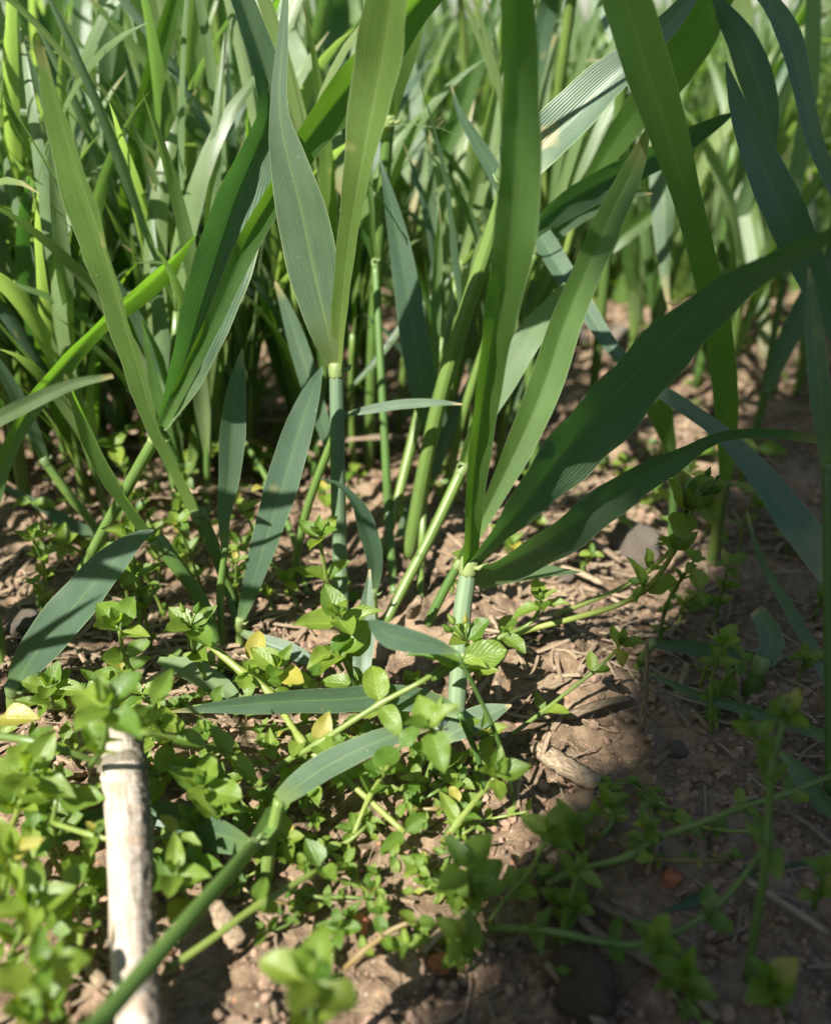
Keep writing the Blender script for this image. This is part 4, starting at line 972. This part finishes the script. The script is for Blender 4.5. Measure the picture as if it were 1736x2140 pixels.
# white flower bud on its chickweed head
def small_flower(p, A, s, label):
    R = root('flower', p, label, 'flower')
    V, F, U = [], [], []
    for k in range(5):
        q = Quaternion(A, k * 1.2566); e = q @ A.orthogonal().normalized(); t = A.cross(e)
        b = len(V); V_ = [e * .1 * s, e * .55 * s + t * .22 * s + A * .35 * s, e * .9 * s + t * .1 * s + A * .5 * s, e * .75 * s + A * .42 * s, e * .9 * s - t * .1 * s + A * .5 * s, e * .55 * s - t * .22 * s + A * .35 * s]
        me = mesh('petal', V_, [(0, 1, 2, 3), (0, 3, 4, 5)], M['petal']); link('petal', me, R)
    V, F, U = tube([Vector(), A * .3 * s], [.18 * s, .2 * s], 8); link('centre', mesh('centre', V, F, M['yellow'], U), R)
_, fp, fa, fl, _r = flR
fpos = P(922, 1524, .158)
small_flower(fpos, (CAM - fpos).normalized() * .4 + Vector((0, 0, .9)), .0018, 'tiny white flower opening on the chickweed head in the middle')
# rape-like weed flower behind
def weed_flower():
    d = .42; p0 = P(968, 640, d + .02); p0 = Vector((p0.x, p0.y, gh(p0.x, p0.y)))
    R = root('flowering_weed', p0, 'thin blurred weed with yellow-green buds and tiny white flowers behind the centre', 'weed')
    rows = [(*p0, .0012)] + [(*P(u, v, d), .0008) for u, v in ((950, 480), (975, 330), (995, 245), (1012, 205))]
    r = resample(rows, 16); V, F, U = tube([Vector(q[:3]) for q in r], [q[3] for q in r], 7, R.location); link('stem', mesh('stem', V, F, M['herb_stem'], U), R)
    rg = random.Random(9)
    for u, v, u2, v2 in ((990, 255, 1030, 242), (975, 330, 1000, 285), (970, 345, 1035, 300)):
        a, b = P(u, v, d), P(u2, v2, d); V, F, U = tube([a, a.lerp(b, .5) + Vector((0, 0, -.001)), b], [.0004] * 3, 6, R.location); link('branch', mesh('branch', V, F, M['herb_stem'], U), R)
    for i in range(12):
        p = P(1012 + rg.uniform(-14, 18), 200 + rg.uniform(-16, 14), d + rg.uniform(-.003, .003))
        V, F, U = tube([p, p + Vector((rg.uniform(-1, 1), rg.uniform(-1, 1), 1.5)) * .0013], [.0011, .0007], 7, R.location)
        link('bud', mesh('bud', V, F, M['yellow'], U), R)
    for i in range(7):
        p = P(1020 + rg.uniform(-12, 18), 198 + rg.uniform(-14, 16), d - .004)
        V, F, U = tube([p, p + Vector((0, -.0005, .0012))], [.0013, .0010], 6, R.location); link('petal', mesh('petal', V, F, M['petal'], U), R)
weed_flower()

# dense mats of young chickweed
rg = random.Random(21)
def mat_spot(us, vs, n, lnr, hr, lab, grp, sep=.004, top=None):
    got = []; t = 0
    while len(got) < n and t < n * 60:
        t += 1
        u, v = rg.uniform(*us), rg.uniform(*vs); h = rg.uniform(*hr)
        p = PH(u, v, h)
        if any((p - q).length < sep for q in got): continue
        got.append(p)
        S(where(u, v, lab), [(u, v)], (h,), rg.uniform(*lnr), top or rg.choice(('rosette', 'rosette', 'pair')), group=grp, seed=rg.random(), pairs=rg.choice((1, 2, 2, 3)), buds=0, world=[p] if False else None, r=.0005)
mat_spot((610, 1030), (1590, 1860), 32, (20, 44), (1, 7), 'young chickweed sprout', 'young chickweed sprouts in the sunny bed')
mat_spot((330, 900), (1380, 1640), 22, (24, 50), (2, 8), 'small chickweed sprout', 'chickweed sprouts around the level leaf')
mat_spot((330, 640), (1620, 1860), 11, (34, 64), (3, 9), 'leafy chickweed sprout', 'chickweed sprouts between stalk and jointed stem')
mat_spot((-40, 210), (1600, 2160), 13, (50, 80), (5, 18), 'blurred chickweed sprout', 'chickweed sprouts left of the pale stalk', sep=.006)
mat_spot((60, 330), (1400, 1620), 12, (40, 66), (4, 12), 'low chickweed sprout', 'chickweed sprouts on the littered soil')
mat_spot((640, 1010), (1850, 2000), 9, (36, 56), (2, 6), 'lone chickweed sprout', 'chickweed sprouts on the sunny soil edge')
mat_spot((1020, 1300), (1720, 1900), 3, (40, 66), (3, 9), 'dark chickweed sprout', 'chickweed sprouts in the near shade')
mat_spot((40, 560), (780, 1230), 46, (26, 52), (4, 26), 'dim chickweed sprout', 'chickweed sprouts behind the left stems', sep=.008)
mat_spot((560, 1010), (860, 1260), 16, (26, 46), (3, 18), 'background chickweed sprout', 'chickweed sprouts behind the central stems', sep=.008)
mat_spot((1040, 1420), (880, 1200), 20, (22, 42), (3, 12), 'tiny chickweed sprout', 'chickweed sprouts on the sunlit straw', sep=.006)
mat_spot((1440, 1740), (900, 1500), 18, (36, 60), (4, 30), 'shaded chickweed sprout', 'chickweed sprouts under the right hand clump', sep=.008)

# thin limp stems trailing over the soil
def trailing(us, vs, n, lab, grp, ln, hmax=5):
    for _ in range(n):
        u, v = rg.uniform(*us), rg.uniform(*vs); a = rg.uniform(0, 6.28); pts = [(u, v)]; h = [1.2]; st = rg.uniform(34, 60); k = rg.choice((3, 4, 5))
        for j in range(k):
            a += rg.uniform(-.55, .55); pts.append((pts[-1][0] + math.cos(a) * st, pts[-1][1] + math.sin(a) * st * .6)); h.append(rg.uniform(1.2, hmax))
        S(where(pts[k // 2][0], pts[k // 2][1], lab), pts, h, ln * rg.uniform(.6, 1.15), rg.choice(('pair', 'rosette')), group=grp, seed=rg.random(), pairs=rg.choice((1, 2)), buds=0, r=rg.uniform(.00028, .00048), red=rg.random() < .35)
trailing((560, 1040), (1560, 1900), 15, 'thin trailing chickweed stem', 'trailing chickweed stems in the bed', 40)
trailing((1050, 1450), (1550, 2080), 7, 'thin dark trailing chickweed stem', 'trailing chickweed stems in the shade', 42)
trailing((0, 600), (1350, 1700), 12, 'thin winding chickweed stem', 'winding chickweed stems at the left', 44, 8)
# far low weeds: one uncountable cover
def far_weeds():
    rg = random.Random(3); V, F = [], []
    U = []
    for i in range(5200):
        y = rg.uniform(.33, 1.3) ; x = rg.uniform(-.6 * y, .6 * y)
        if open_ground(x, y) and rg.random() > .25: continue
        z = gh(x, y) + abs(rg.gauss(0, .018)); s = rg.uniform(.003, .0065)
        a = rg.uniform(0, 6.28); d = Vector((math.cos(a), math.sin(a), rg.uniform(-.3, .7))).normalized(); n = Vector((rg.uniform(-.6, .6), rg.uniform(-.6, .6), 1))
        B = basis(d, n); b = len(V)
        for q in ((0, 0, 0), (-.3, .4, .08), (0, .45, 0), (.3, .4, .08), (-.22, .75, .05), (.22, .75, .05), (0, 1.05, -.05)):
            V.append(Vector((x, y, z)) + B @ (Vector(q) * s)); U.append((.5 + q[0], q[1]))
        F += [(b, b + 2, b + 1), (b, b + 3, b + 2), (b + 1, b + 2, b + 6, b + 4), (b + 2, b + 3, b + 5, b + 6)]
    o = link('low_weeds', mesh('low_weeds', V, F, M['herb'], U)); o['kind'] = 'stuff'
far_weeds()

# ------------------------------------------------------------ the pale stalk
def rot_stalk():
    rg = random.Random(4)
    top = P(248, 1535, .158); bot = P(303, 2200, .119)
    R = root('dead_stalk', bot, 'thick weathered cream stalk with dark rotten side, leaning in the near left corner', 'stalk')
    ax = (bot - top); n = 110; k = 40; V, F, U = [], [], []
    t = ax.normalized(); e = Vector((1, 0, 0)); e = (e - t * e.dot(t)).normalized(); b_ = t.cross(e)
    for i in range(n + 1):
        f = i / n; c = top + ax * f + e * .0005 * math.sin(f * 6)
        node = math.exp(-((f - .14) / .022) ** 2) * .13
        for j in range(k):
            a = 2 * math.pi * j / k
            r = (.0041 - .0008 * f) * (1 + node + .03 * math.sin(3 * a + f * 3))
            r *= 1 + .05 * (float(vn(j * .9, f * 7, 31)) - .5) + .07 * (float(vn(j * .55, f * 3, 33)) - .5)
            if math.cos(a) > .45: r *= 1 + .14 * (float(vn(j * 1.3, f * 60, 35)) - .55)     # crumbly side
            V.append(c + (e * math.cos(a) + b_ * math.sin(a)) * r - R.location); U.append((j / k, f * 8))
    for i in range(n):
        for j in range(k): F.append((i * k + j, i * k + (j + 1) % k, (i + 1) * k + (j + 1) % k, (i + 1) * k + j))
    F.append(tuple(range(k - 1, -1, -1)))
    m, nt, N, Lk = newmat('weathered_stalk')
    tc = N.new('ShaderNodeTexCoord'); sx = N.new('ShaderNodeSeparateXYZ'); Lk.new(tc.outputs['UV'], sx.inputs[0])
    fib = noise(nt, mapping(nt, tc.outputs['UV'], (36, 1.2, 1)), 1.0, 5, .7); pat = noise(nt, mapping(nt, tc.outputs['UV'], (5, 1.6, 1)), 1.0, 5, .65)
    col = ramp(nt, fib, [(.25, (.20, .155, .11)), (.5, (.37, .315, .25)), (.75, (.52, .47, .40))])
    col = mixc(nt, ramp(nt, pat, [(.50, (0, 0, 0)), (.64, (.75, .75, .75))]), col, (.30, .20, .12))
    cs = math_(nt, 'COSINE', math_(nt, 'MULTIPLY', sx.outputs[0], 2 * math.pi))
    rot = ramp(nt, math_(nt, 'ADD', math_(nt, 'MULTIPLY', cs, .55), math_(nt, 'MULTIPLY', noise(nt, mapping(nt, tc.outputs['UV'], (9, 7, 1)), 1.0, 5, .7), .9)), [(.62, (0, 0, 0)), (.92, (.85, .85, .85))])
    col = mixc(nt, rot, col, ramp(nt, noise(nt, tc.outputs['Object'], 900, 4), [(.4, (.05, .04, .03)), (.58, (.14, .11, .08)), (.72, (.34, .28, .20))]))
    ring = math_(nt, 'MULTIPLY', math_(nt, 'SUBTRACT', 1.0, math_(nt, 'MINIMUM', math_(nt, 'MULTIPLY', math_(nt, 'ABSOLUTE', math_(nt, 'SUBTRACT', sx.outputs[1], 1.12)), 3.6), 1)), 1.5)
    rr = ramp(nt, math_(nt, 'MULTIPLY', ring, math_(nt, 'ADD', pat, .25)), [(.3, (0, 0, 0)), (.55, (.85, .85, .85))])
    col = mixc(nt, rr, col, (.10, .085, .055))
    pr = N.new('ShaderNodeBsdfPrincipled'); Lk.new(col, pr.inputs['Base Color']); pr.inputs['Roughness'].default_value = .75
    bu = N.new('ShaderNodeBump'); bu.inputs['Strength'].default_value = .7; bu.inputs['Distance'].default_value = .0004
    Lk.new(math_(nt, 'ADD', fib, noise(nt, tc.outputs['Object'], 1200, 4)), bu.inputs['Height']); Lk.new(bu.outputs[0], pr.inputs['Normal'])
    o = N.new('ShaderNodeOutputMaterial'); Lk.new(pr.outputs[0], o.inputs[0])
    link('stalk_body', mesh('stalk_body', V, F, m, U), R)
    tp = top
rot_stalk()

# ------------------------------------------------------------ stones
def stone_mesh(seed, sub=4, rough=.17):
    import bmesh
    bm = bmesh.new(); bmesh.ops.create_icosphere(bm, subdivisions=sub, radius=1)
    o = seed * 3.7
    for v in bm.verts:
        c = v.co.copy(); nz = float(vn(c.x * 1.3 + o, c.y * 1.3 + c.z * 1.1, seed)) + .5 * float(vn(c.z * 2.7 + o, c.x * 2.6 - c.y, seed + 9)) + .22 * float(vn(c.x * 7 + c.z * 5, c.y * 7 + o, seed + 4))
        v.co = c * (1 + (nz - .85) * rough * 3)
    me = bpy.data.meshes.new('stone'); bm.to_mesh(me); bm.free(); me.polygons.foreach_set('use_smooth', [True] * len(me.polygons)); return me
def stone(label, u, v, wpx, hpx, mat, lift=.25, seed=1):
    p = PH(u, v, 0); p = PH(u, v + hpx * .15, wpx * depth_of(p) / 1736 * 1000 * .2); d = depth_of(p); s = wpx * d / 1736 / 2; sy = s * .95; sz = min(s, hpx * d / 1736 / 2 * 1.0)
    me = stone_mesh(seed); me.materials.append(M[mat]); o = link('stone', me); o.scale = (s, sy, sz); o.rotation_euler = (0, 0, seed)
    o.location = (p.x, p.y, gh(p.x, p.y) + sz * lift); tag(o, label, 'stone')
M['stone_brown'] = rough_mat('stone_brown', [(.35, (.07, .05, .035)), (.5, (.17, .12, .08)), (.62, (.26, .19, .13)), (.78, (.40, .33, .25))], 330, .85, 1.0, .0012)
stone('round dark stone half buried at the lower right', 1225, 2030, 150, 170, 'stone_brown', .15, 1)
stone('pale flat stone in the sun behind the large dark leaf', 1325, 1120, 100, 100, 'stone', .4, 2)
stone('smooth pale stone on the bare strip further back', 1290, 705, 80, 75, 'stone', .4, 3)
stone('second blurred stone left of the far pale one', 1205, 700, 60, 55, 'stone', .4, 13)
stone('brown rounded stone at the left edge below the drooping leaf', 52, 1300, 62, 55, 'stone', .5, 4)
stone('small brick red stone beside the young chickweed', 752, 1925, 44, 34, 'stone_red', .3, 5)
stone('reddish brown pebble near the bottom, lit from the left', 920, 2010, 46, 48, 'stone_red', .35, 6)
stone('small grey white chip in the shaded soil at the right', 1415, 1560, 42, 26, 'stone', .2, 7)
stone('brown oval pebble in the dark soil', 1405, 1820, 40, 34, 'stone_red', .1, 8)
stone('grey pebble in sunlight under the big leaves', 1110, 990, 46, 34, 'stone', .4, 9)
stone('dull pebble between the dark soil and the bed', 1215, 1800, 40, 30, 'stone_dark', .2, 10)
stone('pale pebble in the sunny straw', 1180, 1195, 44, 36, 'stone', .3, 11)
stone('rust coloured pebble on the bright soil near the bottom left', 350, 1985, 30, 26, 'stone_red', .3, 12)
stone('rusty pebble beside the pale stalk near the bottom', 355, 2085, 46, 40, 'clod', .4, 14)

# ------------------------------------------------------------ straw
def straw_mesh(pts, w, flat, origin, rg):
    V, F, U = [], [], []; k = 10
    r = resample([(*p, w) for p in pts], 14); P3 = [Vector(q[:3]) for q in r]
    for i, c in enumerate(P3):
        t = (P3[min(i + 1, 13)] - P3[max(i - 1, 0)]).normalized(); s = t.cross(Vector((0, 0, 1))).normalized(); n = s.cross(t)
        ww = w * (1 + rg.uniform(-.12, .12)) * (1 if 0 < i < 13 else .7)
        for j in range(k):
            a = 2 * math.pi * j / k; q = 1 + (.10 if j % 2 else -.1)
            V.append(c + s * math.cos(a) * ww * q + n * math.sin(a) * ww * flat * q - origin); U.append((j / k, i * .2))
    for i in range(13):
        for j in range(k): F.append((i * k + j, i * k + (j + 1) % k, (i + 1) * k + (j + 1) % k, (i + 1) * k + j))
    F.append(tuple(range(k - 1, -1, -1))); F.append(tuple(13 * k + j for j in range(k)))
    return V, F, U
def straw(label, pts, h, w, flat=.45):
    rg = random.Random(label); P3 = [PH(u, v, q) for (u, v), q in zip(pts, h)]
    o_ = P3[0].copy(); wm = w * depth_of(P3[0]) / 1736 / 2
    if len(P3) == 2: P3.insert(1, P3[0].lerp(P3[1], .5) + Vector((0, 0, .0006)))
    V, F, U = straw_mesh(P3, wm, flat, o_, rg); o = link('straw', mesh('straw', V, F, M['straw'], U), None, o_); tag(o, label, 'straw')
straw('long grey straw slanting down the shaded soil at the bottom right', [(1140, 2010), (1230, 2110), (1290, 2180)], (3, 3, 3), 26)
straw('split straw running from the stone to the lower right corner', [(1180, 1890), (1260, 1960), (1400, 2030), (1500, 2130)], (2, 2.5, 2, 2), 26)
straw('wide straw above the long chickweed stem', [(1225, 1880), (1330, 1930), (1480, 2030)], (2, 3, 2), 22)
straw('straw in the shade touching the long narrow leaf', [(1560, 1840), (1640, 1890), (1730, 1950)], (2, 3, 2), 18)
straw('straw by the right edge above the narrow leaf', [(1660, 1705), (1740, 1770)], (3, 3), 16)
straw('slender straw standing out of the dark soil centre right', [(1350, 1830), (1385, 1740)], (1.5, 5), 8)
straw('straw piece in the sun at the bottom of the bed', [(880, 1990), (975, 1905)], (2, 3), 20)
straw('thin straw lying below the cross-shaped chickweed', [(900, 1800), (1040, 1760)], (3, 2), 7)
straw('fine pale fibre across the dark soil', [(1250, 1770), (1300, 1772), (1345, 1790)], (2, 4, 2), 5)
straw('broken woody piece on the lit soil ridge', [(1120, 1560), (1180, 1600), (1250, 1640)], (3, 4, 3), 48, .55)
straw('short dry splinter propped on the woody piece', [(1130, 1590), (1150, 1530)], (3, 9), 10)
straw('buff straw stub in the middle of the shaded soil', [(1365, 1600), (1400, 1570)], (2, 3), 18)
straw('curled dry leaf strip on the shaded soil', [(1180, 1500), (1260, 1470), (1320, 1460)], (2, 4, 2), 24, .3)
straw('vertical dry straw in the right hand shade', [(1340, 1530), (1350, 1430), (1352, 1340)], (2, 14, 26), 14)
straw('pale straw left of the stalk near the left edge', [(225, 1640), (290, 1690)], (3, 4), 26)
straw('short straw left of the stalk under the blue leaf', [(110, 1700), (190, 1672)], (3, 4), 20)
straw('bleached straw on the ground beside the lower stalk', [(150, 1980), (215, 2060)], (3, 3), 26)
straw('dry leaf bit leaning under the jointed stem', [(440, 1890), (500, 1975)], (6, 2), 44, .25)
straw('straw lying on the left litter below the drooping leaf', [(40, 1445), (140, 1402), (215, 1395)], (2, 3, 2), 12)
straw('long thin straw on the dark litter at the left', [(0, 1330), (120, 1340), (215, 1375)], (2, 3, 2), 8)
straw('white straw stretch beside the stalk head', [(300, 1440), (350, 1400)], (3, 5), 18)
straw('straw across the sunlit strip right of the foreground stem', [(1060, 1330), (1180, 1275)], (2, 3), 14)
straw('stubby straws in the sunlit strip, upper one', [(1215, 1120), (1300, 1175)], (3, 3), 18)
straw('stubby straws in the sunlit strip, lower one', [(1160, 1180), (1260, 1220)], (2, 3), 16)
straw('brown dry leaf strip beside the leaning leaf left', [(80, 1130), (150, 1110)], (3, 5), 22, .3)
straw('curled grey husk at the foot of the central stems', [(860, 1290), (868, 1262), (880, 1250)], (3, 10, 12), 30, .5)
straw('grey straw arching by the dark bud cluster', [(1070, 1420), (1110, 1405), (1125, 1370)], (2, 5, 9), 8)

def litter():
    """small straw bits and fibres nobody could count"""
    rg = random.Random(8); V, F, U = [], [], []
    def one(x, y, ln, w, z=0, tilt=None):
        a = rg.uniform(0, 3.14); t = rg.gauss(0, .12) if tilt is None else tilt
        d = Vector((math.cos(a), math.sin(a), t)).normalized(); c = Vector((x, y, 0)); e0, e1 = c - d * ln / 2, c + d * ln / 2
        zz = max(gh(e0.x, e0.y) - e0.z, gh(e1.x, e1.y) - e1.z) * .5 + .5 * (gh(x, y)) + w * .5 + z
        s = d.cross(Vector((0, 0, 1))).normalized(); n = s.cross(d); bend = rg.uniform(-.12, .12) * ln; b = len(V); m = 5
        for i in range(m):
            f = i / (m - 1); q = e0.lerp(e1, f) + s * bend * math.sin(f * 3.14) + Vector((0, 0, zz))
            for j in range(4):
                an = j * math.pi / 2; V.append(q + s * math.cos(an) * w + n * math.sin(an) * w * .5); U.append((j / 4, f * ln * 60))
        for i in range(m - 1):
            for j in range(4): F.append((b + i * 4 + j, b + i * 4 + (j + 1) % 4, b + (i + 1) * 4 + (j + 1) % 4, b + (i + 1) * 4 + j))
        F.append((b + 3, b + 2, b + 1, b)); F.append(tuple(b + (m - 1) * 4 + j for j in range(4)))
    for i in range(6000):
        y = .07 + .85 * rg.random() ** 1.3; x = rg.uniform(-.6 * y - .03, .6 * y + .03)
        dens = float(vn(x / .05 + 40, y / .05, 51))
        left = x < -.03 and y > .13; strip = x > .01 and .15 < y
        if rg.random() > (.25 + (.5 if left or strip else 0)) * (.3 + 1.2 * dens): continue
        one(x, y, rg.uniform(.003, .016 if y < .3 else .03), rg.uniform(.00015, .0008 if strip or left else .0005))
    for i in range(800):                  # thatch on the sunny strip and under the left shoots
        if i % 2: y = rg.uniform(.145, .32); x = rg.uniform(.01, .075 + (y - .13) * .25)
        else: y = rg.uniform(.15, .34); x = rg.uniform(-.6 * y, -.03)
        one(x, y, rg.uniform(.002, .013), rg.uniform(.00015, .0008), .0002)
    for i in range(350):                   # fine root fibres
        y = rg.uniform(.07, .3); x = rg.uniform(-.6 * y, .6 * y); one(x, y, rg.uniform(.005, .02), .00007)
    me = mesh('straw_litter', V, F, M['straw'], U, smooth=False); o = link('straw_litter', me); o['kind'] = 'stuff'
litter()
def crumbs():
    rg = np.random.RandomState(4); base = stone_mesh(3, 1, .22); bv = np.array([v.co for v in base.vertices]); bf = np.array([p.vertices[:] for p in base.polygons])
    N_ = 16000; y = .06 + .75 * rg.rand(N_) ** 1.6; x = (rg.rand(N_) - .5) * 2 * (.6 * y + .02); s = .00022 + .0016 * rg.rand(N_) ** 5 + .0010 * (y > .25) * rg.rand(N_) ** 2
    dens = vn(x / .02, y / .02, 61); keep = rg.rand(N_) < .25 + dens; x, y, s = x[keep], y[keep], s[keep]; n = len(x)
    z = ghfine(x, y) + s * .35
    V = np.empty((n, len(bv), 3))
    for i in range(n):
        q = Quaternion(rg.randn(4)).normalized().to_matrix(); V[i] = (bv * (s[i] * np.array((1, .8 + .4 * rg.rand(), .7)))) @ np.array(q) + (x[i], y[i], z[i])
    F = (bf[None] + (np.arange(n) * len(bv))[:, None, None]).reshape(-1, 3)
    me = bpy.data.meshes.new('soil_crumbs'); me.from_pydata(V.reshape(-1, 3).tolist(), [], F.tolist()); me.materials.append(M['clod'])
    o = link('soil_crumbs', me); o['kind'] = 'stuff'
crumbs()
